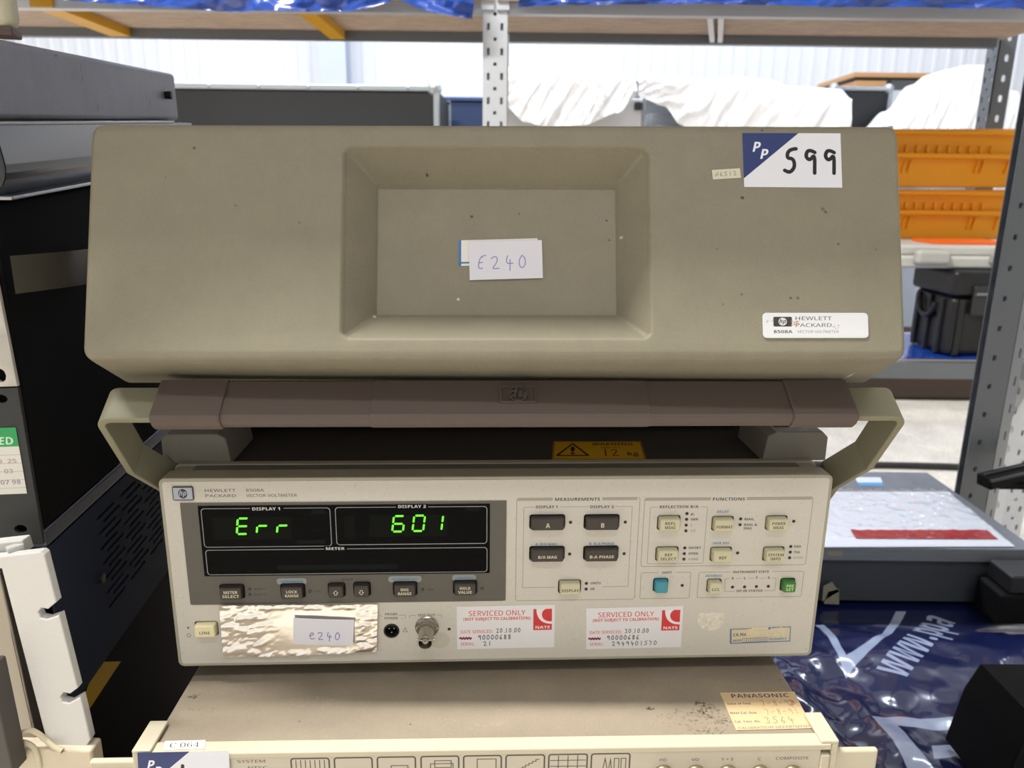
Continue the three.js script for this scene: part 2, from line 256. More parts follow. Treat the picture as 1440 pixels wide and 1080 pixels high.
const panelMap = canvasMap(2048, Math.round(2048 * PH / PW), (x, w, h) => {
  const S = w / (PW * 1000); x.scale(S, S);
  const mm = (px, py) => { const [a, b] = pl(px, py); return [(a + PW / 2) * 1000, (PH / 2 - b) * 1000]; };
  x.fillStyle = PANEL; x.fillRect(0, 0, 500, 200);
  for (let i = 0; i < 2600; i++) { x.fillStyle = hash(i, 3) > 0.5 ? 'rgba(255,250,235,0.10)' : 'rgba(90,80,60,0.07)'; x.fillRect(hash(i, 1) * 426, hash(i, 2) * 133, 0.5 + hash(i, 5), 0.4 + hash(i, 6)); }
  x.fillStyle = 'rgba(60,50,38,0.5)'; for (const [a, b] of [[256, 840], [500, 936], [654, 928], [1133, 912], [632, 853]]) { const [q, r] = mm(a, b); x.fillRect(q, r, 0.5, 0.5); }
  x.fillStyle = 'rgba(120,105,70,0.14)'; { const [q, r] = mm(618, 900); x.beginPath(); x.ellipse(q, r, 7, 6, 0, 0, 7); x.fill(); }
  // dark field and display window share this sheet
  const R = ([x0, y0, x1, y1]) => [(x0 + PW / 2) * 1000, (PH / 2 - y1) * 1000, (x1 - x0) * 1000, (y1 - y0) * 1000];
  x.fillStyle = '#5a564f'; x.fillRect(...R(SUB)); x.fillStyle = '#08090b'; x.fillRect(...R(WIN));
  const t = (s, px, py, cap, wpx, c = PRINT, al = 'center', f = 'bold') => { const [X, Y] = mm(px, py), [X2] = mm(px + (wpx || 1), py); type(x, s, X, Y, cap, wpx ? X2 - X : 0, c, al, f); };
  const line = (c, lw, ...pts) => { x.strokeStyle = c; x.lineWidth = lw; x.beginPath(); pts.forEach((p, i) => { const q = mm(...p); i ? x.lineTo(...q) : x.moveTo(...q); }); x.stroke(); };
  const frame = (c, lw, r, tl, br, gaps, bg) => { const [a, b] = mm(...tl), [d, e] = mm(...br); x.strokeStyle = c; x.lineWidth = lw; x.beginPath(); x.roundRect(a, b, d - a, e - b, r); x.stroke(); x.fillStyle = bg; for (const [g0, g1, yy] of gaps) { const [p] = mm(g0, yy), [q, yq] = mm(g1, yy); x.fillRect(p, yq - 1.6, q - p, 3.2); } };
  // display window: unlit digit modules, frames, words
  x.fillStyle = '#10130f'; for (const [a, b, c, d] of [[298.5, 727, 411, 757], [519, 724, 629, 753], [484, 725, 500, 754]]) { const [p, q] = mm(a, b), [r, s] = mm(c, d); x.fillRect(p, q, r - p, s - q); }
  x.fillStyle = '#15171a'; for (const [a, b, c, d] of [[438, 716, 457, 722], [417, 759, 458, 764], [656, 712, 674, 718], [391, 794, 560, 799]]) { const [p, q] = mm(a, b), [r, s] = mm(c, d); x.fillRect(p, q, r - p, s - q); }
  const LINE = '#b9bab8', BLK = '#08090b';
  frame(LINE, 0.42, 2, [283, 714.8], [466.8, 767], [[352, 399, 714.5]], BLK); frame(LINE, 0.42, 2, [471.5, 713], [684.6, 763.3], [[557, 602, 711.5]], BLK); frame(LINE, 0.42, 2, [289.5, 773], [684.8, 803], [[456, 488, 770]], BLK);
  t('DISPLAY 1', 375, 714.8, 2, 41, '#d8d8d4'); t('DISPLAY 2', 579.5, 711.6, 2, 40, '#d8d8d4'); t('METER', 471.5, 770.8, 1.9, 27, '#d8d8d4');
  // dark field words
  for (const [s, a, b, c, d, wd] of [['VIEW RANGE', 389, 813, 431.5, 821, 33], ['dB RANGE OUT', 546, 809.8, 593, 818, 37], ['CAL/TEST', 636, 808, 669.5, 816, 25]]) { const [p, q] = mm(a, b), [r, u] = mm(c, d); x.fillStyle = '#8b9190'; x.beginPath(); x.roundRect(p, q, r - p, u - q, 1.8); x.fill(); t(s, (a + c) / 2, (b + d) / 2, 1.7, wd, '#4f7f9c'); }
  t('STEP', 489, 814.6, 1.7, 16, '#2b2926'); for (const [s, a, b, wd] of [['DISP 1', 366, 827.8, 18], ['DISP 2', 366, 835.6, 18], ['MAN.', 447, 830.8, 11], ['MAN.', 606, 828.2, 11]]) t(s, a, b, 1.4, wd, '#33302c');
  // maker's words
  t('HEWLETT', 287, 689.8, 2.0, 44.5, PRINT, 'left', ''); t('PACKARD', 288, 697.4, 2.0, 44.5, PRINT, 'left', ''); t('8508A', 345.3, 689.4, 2.0, 26, PRINT, 'left', ''); t('VECTOR VOLTMETER', 346.3, 697, 1.9, 71.5, PRINT, 'left', '');
  // measurements
  const G = '#867f73', BG = PANEL;
  const tab = (x0, x1, y, g0, g1) => { const [a, b] = mm(x0, y), [c] = mm(x1, y), [d] = mm(g0, y), [e] = mm(g1, y); x.fillStyle = '#a39c90'; x.beginPath(); x.roundRect(a, b, c - a, 1.9, [1.6, 1.6, 0, 0]); x.fill(); x.fillStyle = BG; x.fillRect(d, b - 0.6, e - d, 3.2); };
  frame(G, 0.32, 1.6, [726.8, 700.6], [892, 842.5], [], BG); tab(726.8, 896.6, 700.6, 777.5, 847); t('MEASUREMENTS', 812, 702.1, 2.1, 64);
  frame(G, 0.28, 0.6, [736.8, 713.3], [883, 824.6], [[752, 787, 713.1], [828, 865, 712.8], [780, 847, 825]], BG); t('DISPLAY 1', 769, 713, 1.8, 32); t('DISPLAY 2', 846.5, 712.6, 1.8, 34);
  t('A, B/A MAG', 768, 765.2, 1.7, 30, BLUE); t('B, B-A PHASE', 846, 764.6, 1.7, 36, BLUE); t('UNITS', 830, 820.4, 1.5, 15, PRINT, 'left'); t('dB', 830, 828.4, 1.5, 6, PRINT, 'left');
  // functions
  frame(G, 0.32, 1.6, [906.8, 700.4], [1132.5, 794], [], BG); tab(906.8, 1142.4, 700.4, 1000, 1050); t('FUNCTIONS', 1025, 701.6, 2.1, 46);
  frame(G, 0.28, 0.8, [914.8, 713.3], [988.5, 792], [[925, 985, 713]], BG); t('REFLECTION B/A', 954.8, 712.7, 1.8, 55);
  t('DELAY', 1016.6, 719.6, 1.6, 17, BLUE); t('SAVE REF', 1014, 763.8, 1.6, 24, BLUE); for (const [s, a, b, wd, c] of [['ρ,∠', 971.4, 722.4, 9, PRINT], ['SWR', 971, 730.5, 11, PRINT], ['Z', 970.8, 738.5, 2.6, '#98948c'], ['1/Z', 970.4, 746.6, 7.5, '#98948c'], ['SHORT', 968.2, 770.5, 17.5, PRINT], ['OPEN', 967.9, 778.6, 14, PRINT], ['LOAD', 967.9, 786.3, 14, '#7f8b97'], ['MAG, ∠', 1046.6, 730, 19, PRINT], ['REAL &', 1046, 738.1, 19, PRINT], ['IMAG', 1045.5, 743.2, 12, PRINT], ['50Ω', 1116.4, 768.5, 10, PRINT], ['75Ω', 1116, 776.6, 9, PRINT], ['NORM', 1114.7, 784.4, 14.5, '#a5a096']]) t(s, a, b, 1.55, wd, c, 'left');
  frame(G, 0.3, 1.2, [901.8, 805.4], [969, 841], [[926, 950, 805.2]], BG); t('SHIFT', 937.8, 805.2, 1.5, 14);
  frame(G, 0.3, 1.2, [983, 804.8], [1126.5, 838.6], [[1027, 1086, 804]], BG); t('INSTRUMENT STATE', 1056, 804, 1.6, 51); t('ADDRESS', 1003.7, 809.8, 1.6, 24, BLUE);
  frame(G, 0.26, 0.6, [1020.3, 813.6], [1089.5, 830.6], [[1026, 1035, 813.3], [1043, 1052, 813], [1060, 1068.5, 812.7], [1077, 1085, 812.4], [1034, 1074, 830.8]], BG); for (const [s, a, b] of [['R', 1030.4, 813.3], ['L', 1047.5, 813.1], ['T', 1064, 812.7], ['S', 1081, 812.4]]) t(s, a, b, 1.5, 3.4); t('HP-IB STATUS', 1054, 830.7, 1.6, 37);
  // sockets and mains
  t('PROBE', 550, 863.8, 1.5, 18, '#6a655c'); t('POWER', 550, 869.4, 1.5, 19, '#6a655c'); line(G, 0.26, [537, 866], [533, 866]); line(G, 0.26, [561, 865.2], [570, 865], [570, 870]); t('TEST OUT', 599.4, 865.3, 1.5, 25, '#6a655c'); line(G, 0.26, [576, 870], [576, 865.5], [585, 865.3]); line(G, 0.26, [613, 865], [621, 864.8], [621, 869.5]);
  line('#4b473f', 0.26, [566.6, 888.4], [573, 888.3], [569.8, 882.6], [566.6, 888.4]); { const [p, q] = mm(264.5, 882.5); x.fillStyle = PRINT; x.fillRect(p - 0.5, q - 0.5, 1, 1.2); const [r, s] = mm(265.5, 893.5); x.strokeStyle = PRINT; x.lineWidth = 0.25; x.beginPath(); x.arc(r, s, 1.2, 0, 7); x.stroke(); }
  { const [p, q] = mm(1000, 870); x.save(); x.beginPath(); x.arc(p, q, 9.2, -0.5, 3.64); x.clip(); x.fillStyle = 'rgba(226,221,206,0.55)'; x.fillRect(p - 10, q - 10, 20, 20); for (let i = 0; i < 160; i++) { x.fillStyle = hash(i, 13) > 0.5 ? 'rgba(240,236,224,0.25)' : 'rgba(190,180,160,0.2)'; x.beginPath(); x.arc(p - 9 + hash(i, 11) * 18, q - 9 + hash(i, 12) * 18, 0.3 + 1.1 * hash(i, 14), 0, 7); x.fill(); } x.restore(); }
});
const sheetUV = (g) => { const p = g.attributes.position, u = g.attributes.uv; for (let i = 0; i < p.count; i++) u.setXY(i, p.getX(i) / PW + 0.5, p.getY(i) / PH + 0.5); return g; };
{
  const keyGeo = KEYS.map(([, px, py]) => pl(px, py, CAP)), hole = (i, S = new THREE.Path()) => rrect(KEYS[i][3] / 1000 + 0.0016, KEYS[i][4] / 1000 + 0.0016, 0.0018, keyGeo[i][0], keyGeo[i][1], S);
  const sockA = pl(550.6, 886.9), bnc = pl(600.5, 881);
  // front panel with a cut-out for every key
  const ps = rrect(PW - 0.0044, PH - 0.0044, 0.002); KEYS.forEach((k, i) => ps.holes.push(hole(i))); ps.holes.push(new THREE.Path().absarc(sockA[0], sockA[1], 0.0048, 0, Math.PI * 2));
  const printed = (o) => std(0xffffff, 0.55, 0, { map: panelMap, ...o });
  const fp = part(vm, 'front_panel', sheetUV(extrude(ps, 0.002)).translate(0, YC, -0.002), printed(), 'warm white panel with printed legends');
  const rectShape = ([x0, y0, x1, y1], r) => rrect(x1 - x0, y1 - y0, r, (x0 + x1) / 2, (y0 + y1) / 2);
  const ss = rectShape(SUB, 0.0022); for (let i = 0; i < 6; i++) ss.holes.push(hole(i));
  part(fp, 'dark_field', sheetUV(extrude(ss, 0.0004)).translate(0, YC, 0), printed({ roughness: 0.5 }), 'dark grey field around the display');
  part(fp, 'display_window', sheetUV(extrude(rectShape(WIN, 0.0006), 0.0004)).translate(0, YC, 0.0004), new THREE.MeshPhysicalMaterial({ map: panelMap, roughness: 0.12, specularIntensity: 0.1 }), 'glossy black display window with printed frames');
  // cast frame
  const frameMat = std(0xa5a08e, 0.5, 0, { bumpMap: grainAt(60), bumpScale: 0.00006 }), ring = (w, h, r, iw, ih) => { const s = rrect(w, h, r); s.holes.push(rrect(iw, ih, 0.002, 0, 0, new THREE.Path())); return s; };
  part(vm, 'front_frame', merge([extrude(ring(PW, PH, 0.004, PW - 0.0046, PH - 0.0046), 0.0145, 0.0007).translate(0, YC, -0.0145), extrude(ring(PW - 0.003, PH - 0.003, 0.003, PW - 0.012, PH - 0.012), 0.011, 0).translate(0, YC, -0.0254), extrude(ring(PW - 0.0006, PH - 0.0006, 0.004, PW - 0.012, PH - 0.012), 0.006, 0.0006).translate(0, YC, -0.0312)]), frameMat);
  part(vm, 'trim_strip', rbox(PW - 0.03, 0.0016, 0.0086, 0.0006, 0, YC + PH / 2 - 0.0013, -0.0198), std(0x6f6c62, 0.5), 'dark grey trim strip in the frame groove');
  part(vm, 'inner_plate', box(PW - 0.01, PH - 0.01, 0.004, 0, YC, -0.0085), frameMat);
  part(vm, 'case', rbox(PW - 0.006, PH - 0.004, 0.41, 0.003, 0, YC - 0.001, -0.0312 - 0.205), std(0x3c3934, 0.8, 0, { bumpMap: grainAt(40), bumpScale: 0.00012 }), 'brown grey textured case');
  // keys
  KEYS.forEach(([words, px, py, w, h, kind], i) => {
    const [kx, ky] = keyGeo[i], W = w / 1000, Hh = h / 1000, g = new RoundedBoxGeometry(W, Hh, CAP + 0.004, 3, 0.0011), p = g.attributes.position;
    for (let j = 0; j < p.count; j++) { const k = 1 - 0.06 * Math.max(0, p.getZ(j) / (CAP / 2 + 0.002)); p.setXY(j, p.getX(j) * k, p.getY(j) * k); }
    const key = part(vm, 'push_button', g, std(KEY[kind][0], 0.5)); key.position.set(kx, YC + ky, (CAP - 0.004) / 2);
    key.userData.label = { d: 'dark brown push button', c: 'pale beige push button', b: 'blue shift button', g: 'green preset button', l: 'cream mains button' }[kind];
    if (words[0]) {
      const lw = W * 0.88, lh = Hh * 0.74, map = canvasMap(Math.round(lw * 14000), Math.round(lh * 14000), (x, cw, ch) => {
        x.fillStyle = KEY[kind][0]; x.fillRect(0, 0, cw, ch); const ink = KEY[kind][1];
        if (words[0] === 'up' || words[0] === 'down') { x.strokeStyle = ink; x.lineWidth = 5; x.lineJoin = 'round'; const s = words[0] === 'up' ? 1 : -1, c = ch * 0.56; x.beginPath(); [[0, -24], [22, 0], [10, 0], [10, 20], [-10, 20], [-10, 0], [-22, 0]].forEach(([a, b], j) => (j ? x.lineTo(cw / 2 + a, c + s * b) : x.moveTo(cw / 2 + a, c + s * b))); x.closePath(); x.stroke(); }
        else words.forEach((s, j) => type(x, s, cw / 2, ch * (words.length > 1 ? 0.3 + 0.44 * j : 0.6), words.length > 1 ? 28 : s.length < 2 ? 44 : 28, Math.min(cw * 0.96, s.length * (s.length < 2 ? 38 : 25)), ink));
      });
      part(key, 'legend', new THREE.PlaneGeometry(lw, lh).translate(0, 0, (CAP + 0.004) / 2 + 0.00003), std(0xffffff, 0.5, 0, { map }));
    }
  });
  // lamps
  const led = new THREE.SphereGeometry(0.0011, 10, 6, 0, Math.PI * 2, 0, 1.5708).rotateX(Math.PI / 2).scale(1, 1, 0.6), ledMat = std(0x26231f, 0.35), ledDim = std(0x3c423d, 0.3);
  for (const [px, py] of LEDS) { const [x, y] = pl(px, py); part(vm, 'indicator_lamp', led, ledMat).position.set(x, YC + y, 0); }
  for (const [px, py] of DARKLEDS) { const [x, y] = pl(px, py); part(vm, 'indicator_lamp', led, ledDim).position.set(x, YC + y, 0.0004); }
  // lit digits: seven slanted bars each
  const glow = std(0x0a2a06, 0.4, 0, { emissive: new THREE.Color(0.16, 0.9, 0.03), emissiveIntensity: 1.25 });
  const dw = 0.0068, dh = 0.0106, st = 0.00125, SEG = { a: [0, dh, 1], g: [0, dh / 2, 1], d: [0, 0, 1], f: [0, dh * 0.75, 0], e: [0, dh * 0.25, 0], b: [dw, dh * 0.75, 0], c: [dw, dh * 0.25, 0] };
  const digit = (segs, px, py) => {
    const [x, y] = pl(px, py, 0.001), l = [];
    for (const s of segs) { const [sx, sy, flat] = SEG[s], len = flat ? dw - 0.0014 : dh / 2 - 0.0012, g = flat ? extrude(rrect(len, st, st / 2.2), 0.0003) : extrude(rrect(st, len, st / 2.2), 0.0003); l.push(g.translate(flat ? dw / 2 : sx, sy, 0)); }
    const g = merge(l), p = g.attributes.position; for (let i = 0; i < p.count; i++) p.setX(i, p.getX(i) + 0.13 * p.getY(i));
    part(vm, 'lit_digit', g, glow, 'glowing green display digit').position.set(x, YC + y, 0.00085);
  };
  digit('afged', 333, 751); digit('eg', 361, 750.4); digit('eg', 389.5, 750); digit('afgedc', 551.5, 747.5); digit('abcdef', 580, 746.8); digit('bc', 605.5, 746.2);
  // badge
  { const [x0, y0] = pl(242, 683.7), [x1, y1] = pl(273.6, 703); const w = x1 - x0, h = y0 - y1; const b = part(vm, 'badge', extrude(rrect(w, h, 0.0012), 0.001, 0.0002), std(0x34323a, 0.4)); b.position.set((x0 + x1) / 2, YC + (y0 + y1) / 2, 0); part(b, 'emblem', new THREE.PlaneGeometry(w * 0.9, h * 0.84).translate(0, 0, 0.00103), std(0xffffff, 0.35, 0.2, { map: canvasMap(256, 150, (x, cw, ch) => { x.fillStyle = '#a4a9b8'; x.fillRect(0, 0, cw, ch); emblem(x, cw / 2, ch / 2, cw, ch * 1.02, '#a4a9b8', '#33323c', '#a9aebb'); }) }), 'grey and dark maker emblem'); }
  // sockets
  const dark = std(0x0d0d0d, 0.5), nickel = std(0xb3ada2, 0.28, 0.95), ptfe = std(0xd9d3c2, 0.5);
  const so = part(vm, 'probe_socket', lathe([[0, -0.006], [0.0036, -0.006], [0.0038, 0.0005], [0.0046, 0.001], [0.0052, 0.0004], [0.0052, -0.001]]).rotateX(Math.PI / 2), dark, 'black round probe power socket'); so.position.set(sockA[0], YC + sockA[1], 0);
  for (const a of [0.5, 2.6, 4.7]) part(so, 'pin', new THREE.CylinderGeometry(0.0004, 0.0004, 0.004, 6).rotateX(Math.PI / 2).translate(Math.cos(a) * 0.0019, Math.sin(a) * 0.0019, -0.003), nickel);
  const bn = part(vm, 'test_connector', lathe([[0.0078, 0], [0.0078, 0.0009], [0.0064, 0.0012], [0.0064, 0.0032], [0.0056, 0.0036], [0.0056, 0.0055], [0.0048, 0.006], [0.0048, 0.0188], [0.0045, 0.0192], [0.0041, 0.019], [0.0041, 0.006], [0, 0.006]], 32).rotateX(Math.PI / 2), nickel, 'nickel bayonet test out connector'); bn.position.set(bnc[0], YC + bnc[1], 0);
  part(bn, 'nut', extrude((() => { const s = new THREE.Shape(); for (let i = 0; i < 6; i++) s[i ? 'lineTo' : 'moveTo'](Math.cos(i * 1.0472) * 0.0074, Math.sin(i * 1.0472) * 0.0074); return s; })(), 0.0024, 0.0003), nickel);
  part(bn, 'insulator', lathe([[0.0007, 0.006], [0.0007, 0.0172], [0.0021, 0.0172], [0.0021, 0.006]], 16).rotateX(Math.PI / 2), ptfe); part(bn, 'bayonet_pin', new THREE.CylinderGeometry(0.0009, 0.0009, 0.0116, 8).rotateZ(Math.PI / 2).translate(0, 0, 0.0155), nickel);
  // labels
  const corner = (z, ...c) => c.map(([px, py]) => { const [x, y] = pl(px, py, z); return V(x, YC + y, z); });
  const foilMat = std(0xeeeae6, 0.16, 1.0, { side: THREE.DoubleSide });
  const foil = part(vm, 'foil_patch', quad(corner(0.0006, [309, 850], [531.5, 849], [530, 914.5], [315, 923.5]), 110, 40, (u, v) => { const sm = THREE.MathUtils.smoothstep, wild = Math.max(1 - sm(u, 0.2, 0.42), sm(u, 0.84, 0.9), 1 - sm(v, 0.06, 0.12), sm(v, 0.88, 0.94)) * 0.97 + 0.03, big = noise(u * 3.2 + v + 2, v * 2.1 + 5) + 0.5 * noise(u * 6 + 3, v * 3 + u), cr = Math.abs(fbm(u * 7 + v * 4, v * 4 - u * 4) - 0.5); return 0.0012 * big + 0.0040 * cr * wild + 0.0006 * wild * Math.abs(fbm(u * 34, v * 14) - 0.5); }), foilMat, 'crumpled silver foil taped to the panel');
  const slip = (txt, big) => canvasMap(384, 170, (x, w, h) => { x.fillStyle = '#e2e2ea'; x.fillRect(0, 0, w, h); hand(x, txt, w * 0.26, h * (big ? 0.38 : 0.5), 40, big ? 62 : 50, 5, '#6a6fb4', 1.35); });
  part(foil, 'paper_label', quad(corner(0.0034, [412.5, 868.8], [498, 871.6], [496.5, 908], [412, 905.8]), 6, 4, (u, v) => 0.0003 * Math.sin(u * 3)), std(0xffffff, 0.7, 0, { map: slip('e240') }), 'white paper label with handwritten code');
  const service = (a, b, c) => canvasMap(640, 280, (x, w, h) => {
    x.fillStyle = '#e3e2e4'; x.fillRect(0, 0, w, h); const red = '#cf3338';
    type(x, 'SERVICED ONLY', 262, 48, 33, 372, red, 'center', ''); type(x, '(NOT SUBJECT TO CALIBRATION)', 262, 84, 19, 440, red); type(x, 'DATE SERVICED:', 22, 166, 20, 215, red, 'left', ''); type(x, 'SERIAL:', 22, 246, 20, 96, red, 'left', '');
    x.strokeStyle = '#7d2036'; x.lineWidth = 11; x.beginPath(); x.moveTo(14, 210); for (let i = 0; i < 9; i++) x.lineTo(24 + i * 9, 205 + (i % 2) * 8); x.stroke();
    hand(x, a, 256, 148, 19, 28, 4, '#3b3942', 1.25); hand(x, b, 136, 190, 23, 30, 4.5, '#3b3942', 1.22); hand(x, c, 170, 232, 25, 28, 4, '#3b3942', 1.25);
    x.fillStyle = red; x.fillRect(500, 26, 122, 138); x.fillStyle = '#ece8e8'; x.beginPath(); x.moveTo(520, 26); x.bezierCurveTo(520, 90, 560, 126, 622, 124); x.lineTo(622, 108); x.bezierCurveTo(585, 112, 556, 92, 556, 62); x.bezierCurveTo(556, 44, 568, 32, 582, 26); x.fill(); type(x, 'NATS', 561, 146, 18, 100, '#f0e8e8');
  });
  part(vm, 'service_sticker', quad(corner(0.00015, [642, 853], [780.3, 850.3], [779.4, 910], [643, 913])), std(0xffffff, 0.5, 0, { map: service('20.10.00', '90000688', '21') }), 'white and red service sticker ending in 688');
  part(vm, 'service_sticker', quad(corner(0.00015, [824.3, 855.5], [961, 852], [957.5, 910], [824.3, 913])), std(0xffffff, 0.5, 0, { map: service('30.10.00', '90000686', '2949401570') }), 'white and red service sticker ending in 1570');
  part(vm, 'asset_sticker', quad(corner(0.00015, [1026, 883.8], [1113, 880], [1111.8, 902.5], [1025.8, 906])), std(0xffffff, 0.3, 0.35, { map: canvasMap(420, 116, (x, w, h) => {
    x.fillStyle = '#cfc6ab'; x.fillRect(0, 0, w, h); x.strokeStyle = x.fillStyle = '#4876b0'; x.lineWidth = 6; x.strokeRect(6, 8, w - 12, h - 14); x.fillRect(4, 10, 10, h - 16); x.fillStyle = '#d8cfb6'; for (let i = 0; i < 260; i++) x.fillRect(120 + hash(i, 31) * 250, 6 + hash(i, 32) * 60, 4 + hash(i, 33) * 9, 3 + hash(i, 34) * 6); x.fillRect(150, 0, 110, 14); x.fillStyle = '#4876b0';
    x.beginPath(); x.moveTo(264, 4); x.lineTo(264, 24); x.lineTo(282, 14); x.fill(); type(x, 'CA.No', 68, 48, 22, 92, '#2f5c98'); type(x, 'MOD', 52, 92, 17, 60, '#4876b0'); x.lineWidth = 3; for (let i = 0; i < 6; i++) { x.strokeRect(88 + i * 28, 78, 28, 28); type(x, String(i + 1), 102 + i * 28, 92, 14, 9, '#4876b0'); } type(x, 'TO/SUPPLY', 330, 92, 15, 124, '#4876b0');
  }) }), 'worn silver asset sticker with blue print');
  // stacking feet on the top corners and feet beneath
  const footMat = std(0x7b776d, 0.65, 0, { bumpMap: grainAt(30), bumpScale: 0.0001 }), top = YC + PH / 2 - 0.002;
  for (const s of [-1, 1]) {
    const sh = poly([[0, 0], [0.044, 0], [0.0415, 0.0175], [0.036, 0.0205], [0.004, 0.0205], [0, 0.0165]]);
    const g = extrude(sh, 0.052, 0.001); if (s > 0) g.scale(-1, 1, 1);
    const f = part(vm, 'stacking_foot', s > 0 ? (() => { const n = g.toNonIndexed ? (g.index ? g.toNonIndexed() : g) : g; for (const k of ['position', 'uv']) { const q = n.attributes[k]; for (let i = 0; i < q.count; i += 3) for (let c = 0; c < q.itemSize; c++) { const t = q.getComponent(i + 1, c); q.setComponent(i + 1, c, q.getComponent(i + 2, c)); q.setComponent(i + 2, c, t); } } n.computeVertexNormals(); return n; })() : g, footMat);
    f.position.set(s * 0.2215, top, -0.083);
    part(f, 'foot_recess', box(0.026, 0.0006, 0.03, s * -0.02, 0.0206, 0.026), std(0x2c2a26, 0.8));
    for (const z of [-0.05, -0.38]) part(vm, 'foot', new THREE.CylinderGeometry(0.009, 0.011, FOOT + 0.002, 16).translate(s * 0.17, (FOOT + 0.002) / 2, z), dark);
  }
  const warnCorners = [[778, 621], [901, 621], [909, 647], [776, 647]].map(([px, py]) => { const q = onTop(vm, px, py, YC + PH / 2 - 0.0028); q.y += 0.0003; return q; });
  part(vm, 'warning_label', quad(warnCorners), std(0xffffff, 0.5, 0, { map: canvasMap(384, 160, (x, w, h) => { x.fillStyle = '#d9a81e'; x.fillRect(0, 0, w, h); x.strokeStyle = '#2a2418'; x.lineWidth = 3; x.strokeRect(4, 4, w - 8, h - 8); x.lineWidth = 9; x.lineJoin = 'round'; x.beginPath(); x.moveTo(85, 22); x.lineTo(150, 125); x.lineTo(20, 125); x.closePath(); x.stroke(); x.fillStyle = '#2a2418'; x.beginPath(); x.ellipse(85, 70, 9, 22, 0, 0, 7); x.fill(); x.beginPath(); x.arc(85, 106, 8, 0, 7); x.fill(); type(x, 'WARNING', 258, 26, 22, 180, '#2a2418'); type(x, 'UNIT WT.', 250, 58, 12, 90, '#6b5520'); hand(x, '12', 205, 72, 34, 56, 5, '#2a2418'); type(x, 'kg', 335, 110, 30, 50, '#2a2418'); }) }), 'yellow weight warning label on the case top');

  // handle: a strap bent to a U, swung up and forward, with a rubber grip
  const dir = V(0, -0.816, -0.578), P1 = V(0.0035, 0.193, 0.032), up = dir.clone().negate(), zz = V(0, -0.578, 0.816), hw = 0.2345, th = 0.0042, SW = 0.023;
  const basis = new THREE.Matrix4().makeBasis(V(1, 0, 0), up, zz).setPosition(P1.clone().addScaledVector(zz, -SW));
  const path = [[hw, -0.002], [hw, -0.055], [hw - 0.014, -0.078], [hw - 0.0155, -0.142]];
  const outer = new THREE.Shape(), r = 0.009; outer.moveTo(-path[3][0], path[3][1]); outer.lineTo(-path[2][0], path[2][1]); outer.lineTo(-path[1][0], path[1][1]); outer.lineTo(-hw, -r); outer.absarc(-hw + r, -r, r, Math.PI, Math.PI / 2, true); outer.lineTo(hw - r, 0); outer.absarc(hw - r, -r, r, Math.PI / 2, 0, true); for (const q of path.slice(1)) outer.lineTo(...q);
  outer.lineTo(path[3][0] - th, path[3][1]); outer.lineTo(path[2][0] - th, path[2][1] - 0.001); outer.lineTo(path[1][0] - th, path[1][1] - 0.001); outer.lineTo(hw - th, -r); outer.absarc(hw - r, -r, r - th, 0, Math.PI / 2, false); outer.lineTo(-hw + r, -th); outer.absarc(-hw + r, -r, r - th, Math.PI / 2, Math.PI, false); outer.lineTo(-path[1][0] + th, path[1][1] - 0.001); outer.lineTo(-path[2][0] + th, path[2][1] - 0.001); outer.lineTo(-path[3][0] + th, path[3][1]);
  const strap = part(vm, 'handle', extrude(outer, SW, 0.0008).applyMatrix4(basis), std(0x89866f, 0.55, 0, { bumpMap: grainAt(40), bumpScale: 0.00008 }), 'beige painted metal handle strap');
  const rubber = std(0x5f534d, 0.7, 0, { bumpMap: grainAt(60), bumpScale: 0.0001 }), gx = 0.2005;
  const sect = poly([[-0.026, -0.011], [-0.026, 0.0025], [-0.0235, 0.0045], [0.001, 0.0045], [0.003, 0.003], [0.0034, -0.001], [0.002, -0.0055], [-0.004, -0.011]]);      // (along the strap width, outwards)
  const prism = (x0, x1, s, b = 0.0008) => extrude(s, x1 - x0, b).applyMatrix4(new THREE.Matrix4().makeBasis(zz, up, V(-1, 0, 0))).translate(P1.x + x1, P1.y, P1.z);
  const grip = part(strap, 'rubber_grip', prism(-gx, gx, sect), rubber, 'brown rubber hand grip');
  const grow = (k, t) => poly([[-0.026, -0.0112], [-0.026, 0.0025 + k * 0.4], [-0.0235, 0.0045 + k], [0.001 + t, 0.0045 + k], [0.003 + t, 0.003 + k], [0.0034 + t, -0.001], [0.002 + t, -0.0058], [-0.004, -0.0112]]);
  for (const s of [-1, 1]) part(strap, 'grip_end', prism(Math.min(s * 0.163, s * (gx + 0.0008)), Math.max(s * 0.163, s * (gx + 0.0008)), grow(0.0014, 0.0012)), rubber, 'thicker end of the rubber grip');
  part(strap, 'grip_pad', prism(-0.08, 0.08, grow(0.0009, 0.0003), 0.0003), rubber, 'raised middle pad of the grip');
  const font = await new FontLoader().loadAsync('fonts/droid/droid_sans_bold.typeface.json');
  const tg = new TextGeometry('hp', { font, size: 0.0068, depth: 0.0016, curveSegments: 4 }).applyMatrix4(new THREE.Matrix4().makeShear(0, 0, 0.25, 0, 0, 0)); tg.computeBoundingBox(); const bb = tg.boundingBox; tg.translate(-(bb.min.x + bb.max.x) / 2, -(bb.min.y + bb.max.y) / 2, 0).rotateZ(Math.PI);
  const fr = rrect(0.021, 0.0125, 0.0015); fr.holes.push(rrect(0.0196, 0.0111, 0.001, 0, 0, new THREE.Path())); const cr = new THREE.Shape().absarc(0, 0, 0.0058, 0, Math.PI * 2); cr.holes.push(new THREE.Path().absarc(0, 0, 0.0051, 0, Math.PI * 2));
